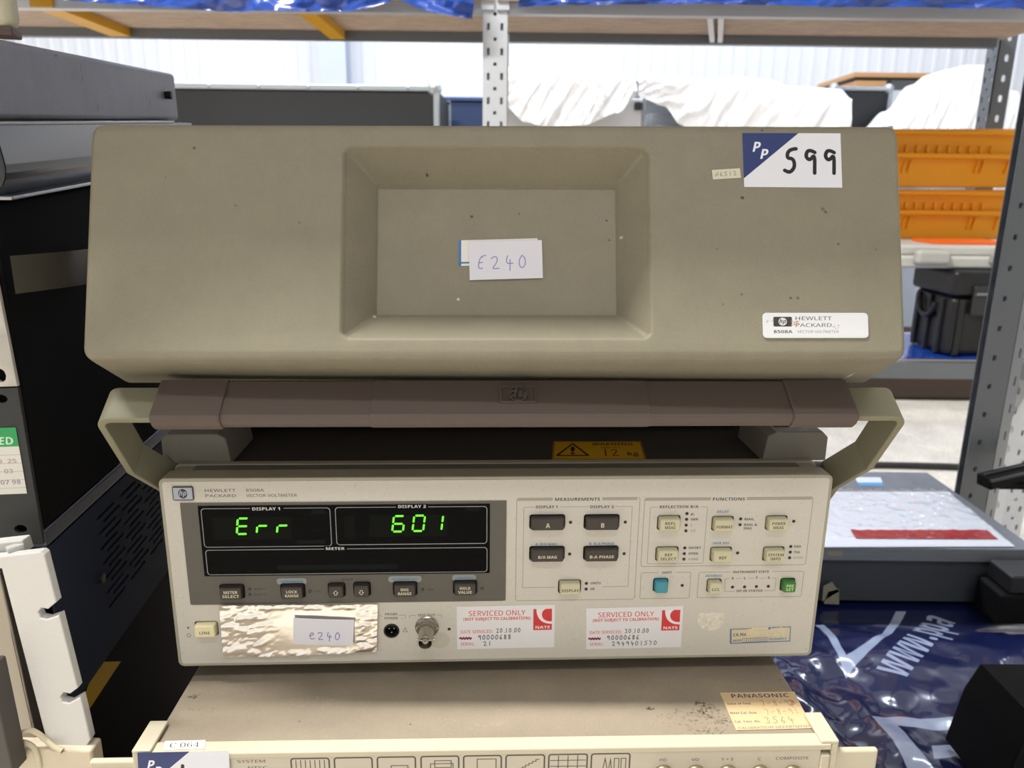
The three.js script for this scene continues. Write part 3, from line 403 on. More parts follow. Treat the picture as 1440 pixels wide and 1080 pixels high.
  // the emblem stands on the outward face: x along the bar, y up the width of the strap
  part(strap, 'grip_emblem', merge([tg, extrude(fr, 0.0016), extrude(cr, 0.0016)]).applyMatrix4(new THREE.Matrix4().makeBasis(V(1, 0, 0), zz.clone().negate(), up).setPosition(P1.clone().addScaledVector(zz, -0.0125).addScaledVector(up, 0.00535).add(V(0.004, 0, 0)))), rubber, 'embossed upside down maker emblem');
  for (const s of [-1, 1]) part(vm, 'handle_pivot', new THREE.CylinderGeometry(0.011, 0.012, 0.006, 20).rotateZ(Math.PI / 2).translate(s * 0.2135 + 0.002, 0.0945, -0.05), dark);
}

// ---------------------------------------------------------------- the lid standing on the handle
function rings(list, n = 7) {                   // loft through rounded rectangles [w, h, r, z]; the last one is closed
  const per = 4 * (n + 1), p = [], id = [];
  for (const [w, h, r0, z] of list) {
    const r = Math.min(r0, w / 2, h / 2);
    [[1, 1, 0], [-1, 1, 1], [-1, -1, 2], [1, -1, 3]].forEach(([sx, sy, q]) => { for (let k = 0; k <= n; k++) { const a = (q + k / n) * Math.PI / 2; p.push(sx * (w / 2 - r) + Math.cos(a) * r, sy * (h / 2 - r) + Math.sin(a) * r, z); } });
  }
  for (let j = 0; j < list.length - 1; j++) for (let i = 0; i < per; i++) { const a = j * per + i, b = j * per + (i + 1) % per, c = a + per, d = b + per; id.push(a, b, c, b, d, c); }
  const last = (list.length - 1) * per; for (let i = 1; i < per - 1; i++) id.push(last, last + i, last + i + 1);
  const g = new THREE.BufferGeometry(); g.setAttribute('position', new THREE.Float32BufferAttribute(p, 3)); g.setIndex(id);
  const uv = []; for (let i = 0; i < p.length; i += 3) uv.push(p[i] / 0.5 + 0.5, p[i + 1] / 0.5 + 0.5); g.setAttribute('uv', new THREE.Float32BufferAttribute(uv, 2));
  return toCreasedNormals(g, 0.5);
}
const LW = 0.445, LH = 0.1304, LD = 0.058, lid = thing('instrument_lid', 'olive beige plastic lid with a rectangular recess, leaning back on the brown handle grip', 'lid', [-0.0095, EYE - 0.0302, -0.4247]);
lid.rotation.set(-18.628 * RAD, 0.445 * RAD, 0.576 * RAD, 'YXZ');
{
  const fil = (w, h, r, z, R, out, k = 6) => { const l = []; for (let i = 0; i <= k; i++) { const a = i / k * Math.PI / 2, s = 1 - Math.sin(a), c = 1 - Math.cos(a); l.push([w - 2 * R * (out ? c : s), h - 2 * R * (out ? c : s), r, z - R * (out ? s : c)]); } return l; };
  const draft = 2 * LD * Math.tan(8 * RAD), t = 0.006, R = 0.0045, rc = onPlane(lid, 698, 340), rw = 0.1675, rh = 0.1055, ins = 0.031, rd = 0.021;
  // the face between rim and recess and the recess itself; the recess sits at rc
  const holed = rings([[LW - t, LH - t, 0.006, -0.004], [LW + draft - t, LH + draft - t, 0.005, -LD], [LW + draft, LH + draft, 0.007, -LD], [LW + draft * 0.18, LH + draft * 0.18, 0.0065, -0.0105], [LW + draft * 0.1, LH + draft * 0.1, 0.0065, -0.0065], ...fil(LW + 0.0008, LH + 0.0008, 0.0065, 0, R, true), [LW - 2 * R - 0.002, LH - 2 * R - 0.002, 0.004, 0], [LW - 2 * R - 0.006, LH - 2 * R - 0.006, 0.004, 0], [rw + 0.0045, rh + 0.0045, 0.0062, 0], [rw + 0.003, rh + 0.003, 0.0056, 0], [rw + 0.0018, rh + 0.0018, 0.005, -0.0001], [rw + 0.0006, rh + 0.0006, 0.0046, -0.0005], [rw - 0.0010, rh - 0.0010, 0.0042, -0.0017], [rw - 0.0022, rh - 0.0022, 0.0038, -0.0033], [rw - ins + 0.0016, rh - ins + 0.0016, 0.0012, -rd + 0.0028], [rw - ins + 0.0003, rh - ins + 0.0003, 0.001, -rd + 0.0010], [rw - ins - 0.0005, rh - ins - 0.0005, 0.0009, -rd + 0.0002], [rw - ins - 0.0014, rh - ins - 0.0014, 0.0008, -rd], [rw - ins - 0.005, rh - ins - 0.005, 0.0008, -rd]]);
  const p = holed.attributes.position, u = holed.attributes.uv; for (let i = 0; i < p.count; i++) if (Math.abs(p.getX(i)) < 0.1 && Math.abs(p.getY(i)) < 0.0561 && p.getZ(i) > -rd - 0.001 && (p.getZ(i) > -0.003 || Math.abs(p.getX(i)) < 0.085)) { p.setX(i, p.getX(i) + rc.x); p.setY(i, p.getY(i) + rc.y); u.setXY(i, p.getX(i) / 0.5 + 0.5, p.getY(i) / 0.5 + 0.5); }
  const map = mottled(0x86806d, 0.05, 1024, 8, 0); { const x = map.image.getContext('2d'), put = (px, py, r, a) => { const q = onPlane(lid, px, py); x.fillStyle = `rgba(46,38,28,${a})`; x.beginPath(); x.ellipse((q.x / 0.5 + 0.5) * 1024, (0.5 - q.y / 0.5) * 1024, r, r * 0.8, 0.4, 0, 7); x.fill(); };
    for (const [a, b, c, d] of [[273, 208, 1.6, .8], [597, 234, 1.6, .8], [661, 289, 1.7, .9], [731, 285, 1.2, .6], [1044, 278, 1.9, .9], [1161, 298, 1.8, .6], [1157, 294, 2.4, .35], [1179, 343, 1.4, .6], [1112, 419, 1.6, .6], [1122, 419, 1.6, .6], [1043, 414, 1.3, .5], [421, 313, 1.2, .5], [233, 249, 1, .4], [1008, 350, 1, .5], [1232, 351, 1, .5], [860, 295, 1.3, .7], [864, 324, 1.2, .7], [1072, 183, 1.6, .5], [331, 289, 2, .2], [1017, 428, 1.2, .4]]) put(a, b, c, d);
    x.fillStyle = 'rgba(225,218,195,0.9)'; for (const [a, b] of [[641, 411], [519, 438], [880, 323], [1240, 520]]) { const q = onPlane(lid, a, b); x.beginPath(); x.arc((q.x / 0.5 + 0.5) * 1024, (0.5 - q.y / 0.5) * 1024, 1.6, 0, 7); x.fill(); } }
  part(lid, 'shell', holed, std(0xffffff, 0.6, 0, { map, bumpMap: grainAt(5), bumpScale: 0.00012, side: THREE.DoubleSide }), 'textured olive beige shell with sloping recess walls');
  const on = (z, ...c) => c.map(([px, py]) => onPlane(lid, px, py, z));
  part(lid, 'lot_sticker', quad(on(0.0003, [1044, 187], [1182, 187.5], [1184.5, 264], [1046.5, 263])), std(0xffffff, 0.35, 0, { map: lotLabel('599') }), 'white and navy lot sticker reading 599');
  part(lid, 'small_label', quad(on(0.0003, [1001, 239], [1040.5, 236.5], [1042, 250], [1002.5, 252.5])), std(0xffffff, 0.6, 0, { map: canvasMap(128, 46, (x, w, h) => { x.fillStyle = '#d3cfb8'; x.fillRect(0, 0, w, h); hand(x, 'N6512', 12, 12, 17, 20, 3, '#8f8a78', 1.2); }) }), 'small cream paper label');
  const plate = on(0.0004, [1072, 440], [1220, 440], [1220, 475.5], [1072, 475]), pw = plate[1].x - plate[0].x, ph = plate[0].y - plate[2].y, pb = part(lid, 'name_plate', extrude(rrect(pw, ph, 0.0022), 0.0008, 0.0002), std(0xd9dbde, 0.35), 'white name plate with maker emblem'); pb.position.set((plate[0].x + plate[1].x) / 2, (plate[0].y + plate[2].y) / 2, 0.0001);
  part(pb, 'name_print', new THREE.PlaneGeometry(pw * 0.96, ph * 0.88).translate(0, 0, 0.00084), std(0xffffff, 0.35, 0, { map: canvasMap(640, 150, (x, w, h) => { x.fillStyle = '#d9dbde'; x.fillRect(0, 0, w, h); emblem(x, 112, 50, 118, 66, '#37353a', '#d3d3d4', '#37353a'); type(x, 'HEWLETT', 306, 28, 25, 236, '#4a484c', 'center', ''); type(x, 'PACKARD', 306, 74, 25, 236, '#4a484c', 'center', ''); type(x, '8508A', 112, 118, 20, 120, '#4a484c'); type(x, 'VECTOR VOLTMETER', 334, 118, 18, 262, '#76747a', 'center', ''); x.fillStyle = 'rgba(176,128,72,0.7)'; for (let i = 0; i < 70; i++) { const c = hash(i, 51) < 0.5 ? [190, 60] : hash(i, 52) < 0.5 ? [34, 44] : [450, 88]; x.beginPath(); x.arc(c[0] + (hash(i, 53) - .5) * 50, c[1] + (hash(i, 54) - .5) * 30, 1 + hash(i, 55) * 3, 0, 7); x.fill(); } }) }));
  part(lid, 'under_label', quad(on(-rd + 0.0003, [645, 338], [756, 335], [757, 373], [645, 374])), std(0xffffff, 0.4, 0, { map: canvasMap(220, 80, (x, w, h) => { x.fillStyle = '#e4e3dc'; x.fillRect(0, 0, w, h); x.fillStyle = '#3b6cae'; x.fillRect(0, 0, 7, h); x.fillRect(0, h - 12, w, 5); }) }), 'blue edged label mostly covered');
  part(lid, 'paper_label', quad(on(-rd + 0.0009, [659, 340], [762, 337.5], [763.5, 391], [660.5, 394]), 4, 3, (u, v) => 0.0002 * Math.sin(u * 3)), std(0xffffff, 0.7, 0, { map: canvasMap(384, 200, (x, w, h) => { x.fillStyle = '#dcdce4'; x.fillRect(0, 0, w, h); hand(x, 'E240', 40, 78, 50, 68, 4.5, '#7378b6', 1.42); }) }), 'white paper label with handwritten capital code');
}

// ---------------------------------------------------------------- the signal generator underneath
const TOPY = vm.position.y, gA = atHeight(200, 1060.5, TOPY + 0.0015), gB = atHeight(1166, 1046.5, TOPY + 0.0015);
const SHELF = EYE - 0.575, GH = TOPY - SHELF, gen = thing('signal_generator', 'wide beige rack mount signal generator with cream front frame under the voltmeter', 'instrument', [(gA.x + gB.x) / 2, SHELF, (gA.z + gB.z) / 2]);
gen.rotation.y = Math.atan2(-(gB.z - gA.z), gB.x - gA.x);
{
  const GW = gA.distanceTo(gB), cream = std(0xcdc4ac, 0.5, 0, { bumpMap: grainAt(20), bumpScale: 0.0001 }), top = GH, topMap = mottled(0x968a78, 0.1, 1024, 4, 30);
  { const x = topMap.image.getContext('2d'), W = (px, py) => { const q = onTop(gen, px, py, top); return [(q.x / 0.5 + 0.5) * 1024, (-q.z / 0.42) * 1024]; };
    const smear = (a, b, n, sp, c, sq = 0.5) => { const [u, v] = W(a, b); for (let i = 0; i < n; i++) { const t = hash(i, a) * 6.283, r = sp * Math.sqrt(hash(i, b)); if (fbm(Math.cos(t) * r * 0.09 + a, Math.sin(t) * r * 0.09) < 0.5) continue; x.fillStyle = c; x.beginPath(); x.ellipse(u + Math.cos(t) * r, v - Math.sin(t) * r * sq, 0.6 + 2 * hash(i, 3), 0.5 + 1.2 * hash(i, 4), t, 0, 7); x.fill(); } };
    smear(985, 1010, 240, 34, 'rgba(52,40,24,0.28)', 1.2); smear(988, 995, 60, 10, 'rgba(40,30,16,0.5)', 1.6); smear(914, 996, 30, 6, 'rgba(40,30,16,0.6)'); smear(965, 1012, 120, 40, 'rgba(70,54,30,0.18)'); smear(1000, 1010, 120, 30, 'rgba(60,46,26,0.25)');
    smear(272, 977, 26, 16, 'rgba(44,36,26,0.55)'); smear(285, 997, 22, 18, 'rgba(120,84,30,0.4)'); smear(440, 988, 60, 34, 'rgba(225,215,195,0.12)'); smear(700, 1010, 60, 80, 'rgba(230,220,200,0.10)', 0.3); smear(1090, 955, 14, 8, 'rgba(40,34,26,0.5)'); }
  topMap.wrapS = topMap.wrapT = THREE.ClampToEdgeWrapping;
  const planUV = (g) => { const p = g.attributes.position, u = g.attributes.uv; for (let i = 0; i < p.count; i++) u.setXY(i, p.getX(i) / 0.5 + 0.5, 1 + p.getZ(i) / 0.42 - 0); return g; };
  const cg = rbox(GW - 0.002, GH - 0.012, 0.405, 0.002, 0, GH / 2 + 0.006, -0.009 - 0.2025); planUV(cg); { const u = cg.attributes.uv; for (let i = 0; i < u.count; i++) u.setY(i, 1 - (-(cg.attributes.position.getZ(i)) / 0.42)); }
  for (const y of [0]) part(gen, 'case', cg, std(0xffffff, 0.6, 0, { map: (() => { topMap.flipY = true; return topMap; })() }), 'scuffed beige case');
  part(gen, 'front_frame', merge([rbox(GW + 0.004, 0.0046, 0.0105, 0.0012, 0, top - 0.0008, -0.00525), rbox(GW + 0.004, 0.008, 0.0105, 0.0012, 0, 0.012, -0.00525), rbox(0.006, GH - 0.012, 0.0105, 0.0012, -GW / 2 + 0.001, GH / 2, -0.00525), rbox(0.006, GH - 0.012, 0.0105, 0.0012, GW / 2 - 0.001, GH / 2, -0.00525)]), cream, 'cream front frame');
  const fy = top - 0.003, fh = GH - 0.024, fw = GW - 0.008, fz = -0.0012;
  const fpx = (px, py) => { const q = onPlane(gen, px, py, fz); return [(q.x / fw + 0.5) * 2048, (fy - q.y) / 0.05 * 256]; };
  const map = canvasMap(2048, 256, (x, w, h) => {
    x.fillStyle = '#cdc6b4'; x.fillRect(0, 0, w, h); const sc = fpx(700, 1070)[0] - fpx(699, 1070)[0], ys = 256 / 50;
    const t = (s, px, py, wpx, cap = 2.1, c = '#4c4840') => { const [a, b] = fpx(px, py); type(x, s, a, b, cap * ys, wpx * sc, c, 'center', ''); };
    t('SYSTEM', 353.5, 1070.5, 40); t('NTSC', 362, 1079.5, 28); for (const [s, a, b, c] of [['HD', 932.5, 1068.5, 11], ['VD', 978, 1068, 11], ['Y + S', 1023, 1067.4, 18], ['C', 1068, 1067, 5.5], ['COMPOSITE', 1114, 1066, 48]]) t(s, a, b, c);
    x.strokeStyle = '#4b473f';
    [[409, 462.5, 1067], [470, 523, 1066], [530.5, 584, 1065], [592, 645, 1064], [652, 705, 1063.2], [711.7, 765.8, 1062.2], [772, 826, 1061.2], [832, 886, 1060.3]].forEach(([a, b, y], k) => {
      const [x0, y0] = fpx(a, y), [x1] = fpx(b, y), W = x1 - x0, Hh = W * 0.72; x.lineWidth = 4.5; x.beginPath(); x.roundRect(x0, y0, W, Hh, 8); x.stroke(); x.lineWidth = 2.5; x.beginPath();
      if (k === 0) for (let i = 1; i < 8; i++) { x.moveTo(x0 + W * i / 8, y0 + 6); x.lineTo(x0 + W * i / 8, y0 + Hh - 6); }
      else if (k < 4) { x.rect(x0 + W * .36, y0 + Hh * (.55 - .18 * (k - 1)), W * .44, Hh * .3); x.rect(x0 + W * .25, y0 + Hh * (.68 - .18 * (k - 1)), W * .6, Hh * .3); }
      else if (k === 4) { x.rect(x0 + W * .36, y0 + Hh * .14, W * .5, Hh * .5); x.rect(x0 + W * .16, y0 + Hh * .6, W * .2, Hh * .2); }
      else if (k === 5) { x.moveTo(x0 + W * .1, y0 + Hh * .8); for (let i = 0; i < 8; i++) { x.lineTo(x0 + W * (.15 + i * .09), y0 + Hh * (.75 - i * .08)); x.lineTo(x0 + W * (.24 + i * .09), y0 + Hh * (.75 - i * .08)); } }
      else if (k === 6) for (let i = 1; i < 4; i++) { x.moveTo(x0 + W * i / 4, y0 + 4); x.lineTo(x0 + W * i / 4, y0 + Hh - 4); x.moveTo(x0 + 4, y0 + Hh * i / 4); x.lineTo(x0 + W - 4, y0 + Hh * i / 4); }
      else { x.moveTo(x0 + W * .1, y0 + Hh * .7); for (const [q, r] of [[.3, .7], [.36, .2], [.44, .8], [.5, .25], [.54, .75], [.6, .75], [.6, .2], [.72, .2], [.72, .75], [.78, .75], [.78, .2], [.9, .2], [.9, .75]]) x.lineTo(x0 + W * q, y0 + Hh * r); }
      x.stroke();
    });
  });
  const pg = box(fw, fh, 0.004, 0, fy - fh / 2, fz - 0.002); { const p = pg.attributes.position, u = pg.attributes.uv; for (let i = 0; i < p.count; i++) u.setXY(i, p.getX(i) / fw + 0.5, 1 - (fy - p.getY(i)) / 0.05); } map.wrapT = THREE.ClampToEdgeWrapping;
  part(gen, 'front_panel', pg, std(0xffffff, 0.5, 0, { map }), 'printed grey beige control panel');
  const brass = std(0xb0a488, 0.32, 0.9);
  for (const px of [932.5, 978, 1023, 1068, 1113.5]) { const q = onPlane(gen, px, 1087, fz); part(gen, 'coax_connector', lathe([[0.0058, 0], [0.0058, 0.002], [0.0048, 0.0026], [0.0048, 0.012], [0.004, 0.012], [0.004, 0.004], [0, 0.004]], 22).rotateX(Math.PI / 2), brass).position.set(q.x, q.y, fz); }
  for (const s of [-1, 1]) {
    const ear = part(gen, 'rack_ear', rbox(0.0295, 0.0235, 0.0042, 0.0018, s * (GW / 2 + 0.0175), top - 0.0165, -0.004), cream, 'cream rack mounting ear');
    part(ear, 'ear_bracket', merge([rbox(0.0042, 0.026, 0.026, 0.001, s * (GW / 2 + 0.0042), top - 0.0115, -0.0135), rbox(0.011, 0.0026, 0.026, 0.0009, s * (GW / 2 + 0.0008), top + 0.0022, -0.0135)]), cream);
  }
  const lay = (dy, ...c) => c.map(([px, py]) => { const q = onTop(gen, px, py, top + dy); return q; });
  part(gen, 'calibration_sticker', quad(lay(0.0004, [1012, 974], [1117, 972.5], [1142, 1024], [1035.5, 1027])), std(0xffffff, 0.6, 0, { map: canvasMap(512, 300, (x, w, h) => { x.fillStyle = '#d8bd90'; x.fillRect(0, 0, w, h); for (let i = 0; i < 500; i++) { x.fillStyle = `rgba(235,215,175,${0.1 + 0.2 * hash(i, 61)})`; x.fillRect(hash(i, 62) * w, hash(i, 63) * h, 4 + 14 * hash(i, 64), 3 + 6 * hash(i, 65)); } const c = '#544a6e'; type(x, 'PANASONIC', 262, 30, 32, 400, c); type(x, 'Date of Test', 96, 94, 17, 160, c); type(x, 'Next Cal. Due', 96, 168, 17, 176, c); type(x, 'Cal. Cert. No.', 100, 236, 17, 176, c); type(x, 'CALIBRATION DEPARTMENT', 262, 284, 18, 490, c, 'center', ''); hand(x, '7-8-98', 240, 68, 34, 46, 3, '#7d6a58', 1.2); hand(x, '7-8-91', 240, 140, 34, 46, 3, '#7d6a58', 1.2); hand(x, '3564', 214, 204, 44, 50, 4, '#7d6a58', 1.2); x.strokeStyle = '#a5502c'; x.lineWidth = 3; for (let i = 0; i < 6; i++) { x.beginPath(); x.moveTo(430 + hash(i, 71) * 50, 70 + hash(i, 72) * 50); x.lineTo(430 + hash(i, 73) * 60, 80 + hash(i, 74) * 60); x.stroke(); } }) }), 'tan calibration sticker on the case top');
  part(gen, 'number_label', quad(lay(0.0018, [232, 1042], [289, 1040.5], [287, 1053], [229, 1055])), std(0xffffff, 0.5, 0, { map: canvasMap(256, 64, (x, w, h) => { x.fillStyle = '#ece9de'; x.fillRect(0, 0, w, h); type(x, 'C 064', 128, 32, 32, 190, '#3a3834', 'center', '', 'serif'); }) }), 'small white label reading C 064');
  part(gen, 'lot_sticker', quad([[193, 1058.5], [322, 1055.5], [324, 1119], [197, 1126]].map(([px, py]) => onPlane(gen, px, py, 0.0006))), std(0xffffff, 0.35, 0, { map: lotLabel('1') }), 'white and navy lot sticker on the front');
}

// ---------------------------------------------------------------- the stack on the left
const blackPaint = phys(0x0c0c0d, 0.7, { specularIntensity: 0.4 }), LX = 0.1;
const leftX = (fwd, y) => 0;
{
  // lower dark blue instrument; its side plane runs from the photograph's lower left inwards
  const f = atFwd(57, 748, 0.43), b0 = atHeight(121, 1000, EYE - 0.335), D = 0.40, yTop = f.y, yBot = b0.y;
  const g = thing('blue_instrument', 'dark navy cased instrument with slotted side vents and grey top rail', 'instrument', [f.x, yBot, -0.43]); g.rotation.y = 5.5 * RAD;
  const navy = std(0x1f2b40, 0.7), hh = yTop - yBot;
  const side = rrect(D, hh - 0.012, 0.002, -D / 2, (hh - 0.012) / 2), vents = [];
  for (let r = 0; r < 13; r++) for (let c = 0; c < 3; c++) vents.push(rrect(0.030, 0.0022, 0.001, -0.085 - 0.042 * c - 0.009 * (r % 2), hh - 0.024 - r * 0.0058, new THREE.Path()));
  side.holes.push(...vents);
  part(g, 'side_panel', extrude(side, 0.0015, 0, 3).rotateY(-Math.PI / 2).scale(1, 1, 1).translate(0.0015, 0, 0).rotateY(0), navy, 'navy side panel with vent slots');
  part(g, 'chassis', rbox(0.41, hh - 0.013, D - 0.004, 0.002, -0.2175, (hh - 0.013) / 2, -D / 2), navy);
  part(g, 'top_rail', rbox(0.43, 0.011, D, 0.002, -0.213, hh - 0.0055, -D / 2), std(0x6d7078, 0.4, 0.5), 'grey metal rail along the top edge');
  part(g, 'side_screw', new THREE.CylinderGeometry(0.0035, 0.0035, 0.002, 12).rotateZ(Math.PI / 2).translate(0.0022, hh * 0.47, -0.065), std(0x55544c, 0.3, 0.8));
  // unit it stands on
  const u = thing('black_base_unit', 'plain black cased unit under the navy instrument', 'instrument', [f.x - 0.003, SHELF, -0.43]); u.rotation.y = 5.5 * RAD;
  part(u, 'case', rbox(0.42, yBot - SHELF - 0.006, 0.38, 0.003, -0.21, (yBot - SHELF) / 2 + 0.003, -0.19), blackPaint); for (const x of [-0.03, -0.38]) for (const z of [-0.03, -0.34]) part(u, 'foot', new THREE.CylinderGeometry(0.012, 0.013, 0.007, 14).translate(x, 0.0035, z), blackPaint);
  part(u, 'edge_tape', quad([[128, 940], [168, 930], [123, 998], [116, 990]].map(([a, b], i) => onSide(u, ...[[137, 931], [170, 930], [124, 1000], [116, 985]][i], 0.003))), std(0xd9ad16, 0.5, 0, { side: THREE.DoubleSide }), 'yellow tape strip at the bottom edge');
  // tall black instrument above it
  const yT = atFwd(0, 286, 0.43).y, hb = yT - yTop - 0.002, t = thing('black_instrument', 'tall black instrument with a bent metal strap handle and a green sticker on its flange', 'instrument', [f.x + 0.004, yTop + 0.001, -0.43]); t.rotation.y = 5.5 * RAD;
  part(t, 'case', extrude(poly([[0, 0], [D, 0], [D, hb + D * Math.tan(4.1 * RAD)], [0, hb]]), 0.42, 0.002).rotateY(Math.PI / 2).translate(-0.422, 0, 0), phys(0x0a0a0b, 0.85, { specularIntensity: 0.3, bumpMap: grainAt(40), bumpScale: 0.0002 }));
  const hA = onSide(t, 34, 388, 0.012), hB = onSide(t, 122, 388, 0.012);
  const hy = hA.y, prof = []; for (let i = 0; i <= 24; i++) { const v = i / 24, z = lerp(hA.z - 0.004, hB.z - 0.05, v), o = 0.004 + 0.022 * Math.sin(Math.PI * Math.min(1, Math.max(0, v))); prof.push([o, z]); }
  part(t, 'strap_handle', grid(24, 6, (uu, v) => { const k = Math.round(uu * 24), [o, z] = prof[k]; return V(o, hy + 0.0105 - 0.021 * v, z); }), std(0x8f8c88, 0.28, 0.95, { side: THREE.DoubleSide }), 'polished steel strap handle');
  // front flange with holes, a pale upper plate and the sticker
  const fx = (px, py) => { const q = onPlane(t, px, py, 0.004); return [q.x, q.y]; };
  const fl = poly([fx(-60, 548), fx(25, 545), fx(61, 765), fx(-60, 770)]); for (const [a, b] of [[1, 561], [29, 744]]) { const [x, y] = fx(a, b); fl.holes.push(new THREE.Path().absellipse(x, y, 0.0036, 0.0026, 0, Math.PI * 2)); }
  part(t, 'front_flange', extrude(fl, 0.003, 0.0004).translate(0, 0, 0.001), std(0x2b2c2d, 0.5), 'black rack flange with chipped holes');
  const fl2 = poly([fx(-60, 380), fx(-7, 380), fx(25, 543), fx(-60, 546)]); { const [x, y] = fx(1, 528); fl2.holes.push(new THREE.Path().absellipse(x, y, 0.003, 0.004, 0, Math.PI * 2)); }
  part(t, 'pale_plate', extrude(fl2, 0.003, 0.0004).translate(0, 0, 0.0015), std(0xffffff, 0.5, 0, { map: mottled(0xb8b4ac, 0.25, 128, 4) }), 'pale grey plate above the flange');
  part(t, 'test_sticker', quad([[-40, 603], [22, 601], [38, 694], [-40, 697]].map(([px, py]) => onPlane(t, px, py, 0.0045))), std(0xffffff, 0.6, 0, { map: canvasMap(256, 320, (x, w, h) => { x.fillStyle = '#dcd9d0'; x.fillRect(0, 0, w, h); x.fillStyle = '#2f9a58'; x.fillRect(0, 0, w, 90); type(x, 'TESTED', 128, 62, 36, 220, '#bfe3c4'); for (let i = 0; i < 5; i++) { x.strokeStyle = 'rgba(70,140,100,0.5)'; x.lineWidth = 2; x.beginPath(); x.moveTo(0, 130 + i * 40); x.lineTo(w, 130 + i * 40); x.stroke(); } type(x, '29  25', 180, 160, 20, 110, '#b59a9a'); type(x, '03', 190, 208, 20, 44, '#b59a9a'); type(x, '07 98', 190, 262, 20, 96, '#9a90a0'); }) }), 'white test sticker with a green header');
  // glossy black box with a lip
  const g2 = thing('glossy_black_box', 'glossy black case with a silver lip lying on the tall black instrument', 'case', [f.x + 0.006, yT, -0.43]); g2.rotation.set(4.2 * RAD, 6 * RAD, 0, 'YXZ');
  const y2 = atFwd(0, 176, 0.43).y - yT, curve = new THREE.Shape(); curve.moveTo(-0.42, 0.004); curve.lineTo(-0.002, 0.004); curve.bezierCurveTo(0.002, y2 * 0.2, 0.006, y2 * 0.3, 0.006, y2 * 0.5); curve.lineTo(0.004, y2); curve.lineTo(-0.42, y2);
  part(g2, 'case', extrude(curve, 0.36, 0.001, 10).translate(0, 0, -0.36), phys(0x14161b, 0.22, { clearcoat: 0.5, clearcoatRoughness: 0.2 }));
  part(g2, 'silver_lip', rbox(0.43, 0.0022, 0.362, 0.0008, -0.208, 0.0028, -0.18), std(0xa5a8ac, 0.3, 0.9));
  part(g2, 'top_edge', rbox(0.43, 0.002, 0.3, 0.0008, -0.2085, y2 + 0.001, -0.15), std(0x9b9a96, 0.3, 0.9));
  // grey slab tilted on top
  const g3 = thing('grey_slab_case', 'scuffed grey metal case tilted on the stack, with one black screw', 'case', [f.x + 0.004, yT + y2 + 0.0022, -0.43]); g3.rotation.set(4.2 * RAD, 8 * RAD, 0, 'YXZ');
  const y3 = atFwd(0, 46, 0.43).y - (yT + y2 + 0.0022), gm = mottled(0x7d8089, 0.1, 512, 5); { const x = gm.image.getContext('2d'); x.strokeStyle = 'rgba(28,28,34,0.7)'; for (let i = 0; i < 60; i++) { x.lineWidth = 0.8 + hash(i, 81); x.beginPath(); const a = hash(i, 82) * 512, b = hash(i, 83) * 512; x.moveTo(a, b); x.lineTo(a + (hash(i, 84) - .3) * 10, b + hash(i, 85) * 9); x.stroke(); } }
  const sl = rbox(0.42, y3, 0.385, 0.004, -0.21, y3 / 2, -0.1925); { const p = sl.attributes.position, u2 = sl.attributes.uv; for (let i = 0; i < p.count; i++) u2.setXY(i, p.getZ(i) / 0.3, p.getY(i) / 0.3); }
  part(g3, 'case', sl, std(0xffffff, 0.42, 0.15, { map: gm }));
  part(g3, 'screw', new THREE.CylinderGeometry(0.0035, 0.0038, 0.006, 14).rotateZ(Math.PI / 2).translate(0.003, y3 * 0.52, -0.345), std(0x111111, 0.4));
  // beige box at the very top
  const q = atFwd(20, 48, 0.395), g4 = thing('beige_top_box', 'cream cased box on top of the grey slab', 'case', [q.x, q.y, -0.395]); g4.rotation.y = 14 * RAD; g4.rotation.x = 0;
  part(g4, 'case', rbox(0.2, 0.09, 0.016, 0.006, -0.1, 0.0475, -0.008), std(0xb9b49d, 0.5)); part(g4, 'edge_strip', rbox(0.198, 0.004, 0.014, 0.001, -0.1, 0.0015, -0.008), std(0x4a3a34, 0.5));
}
function onSide(group, px, py, x = 0) {
  group.updateMatrixWorld(true);
  const inv = group.matrixWorld.clone().invert(), o = camera.position.clone().applyMatrix4(inv), d = rayDir(px, py).transformDirection(inv);
  return o.addScaledVector(d, (x - o.x) / d.x);
}
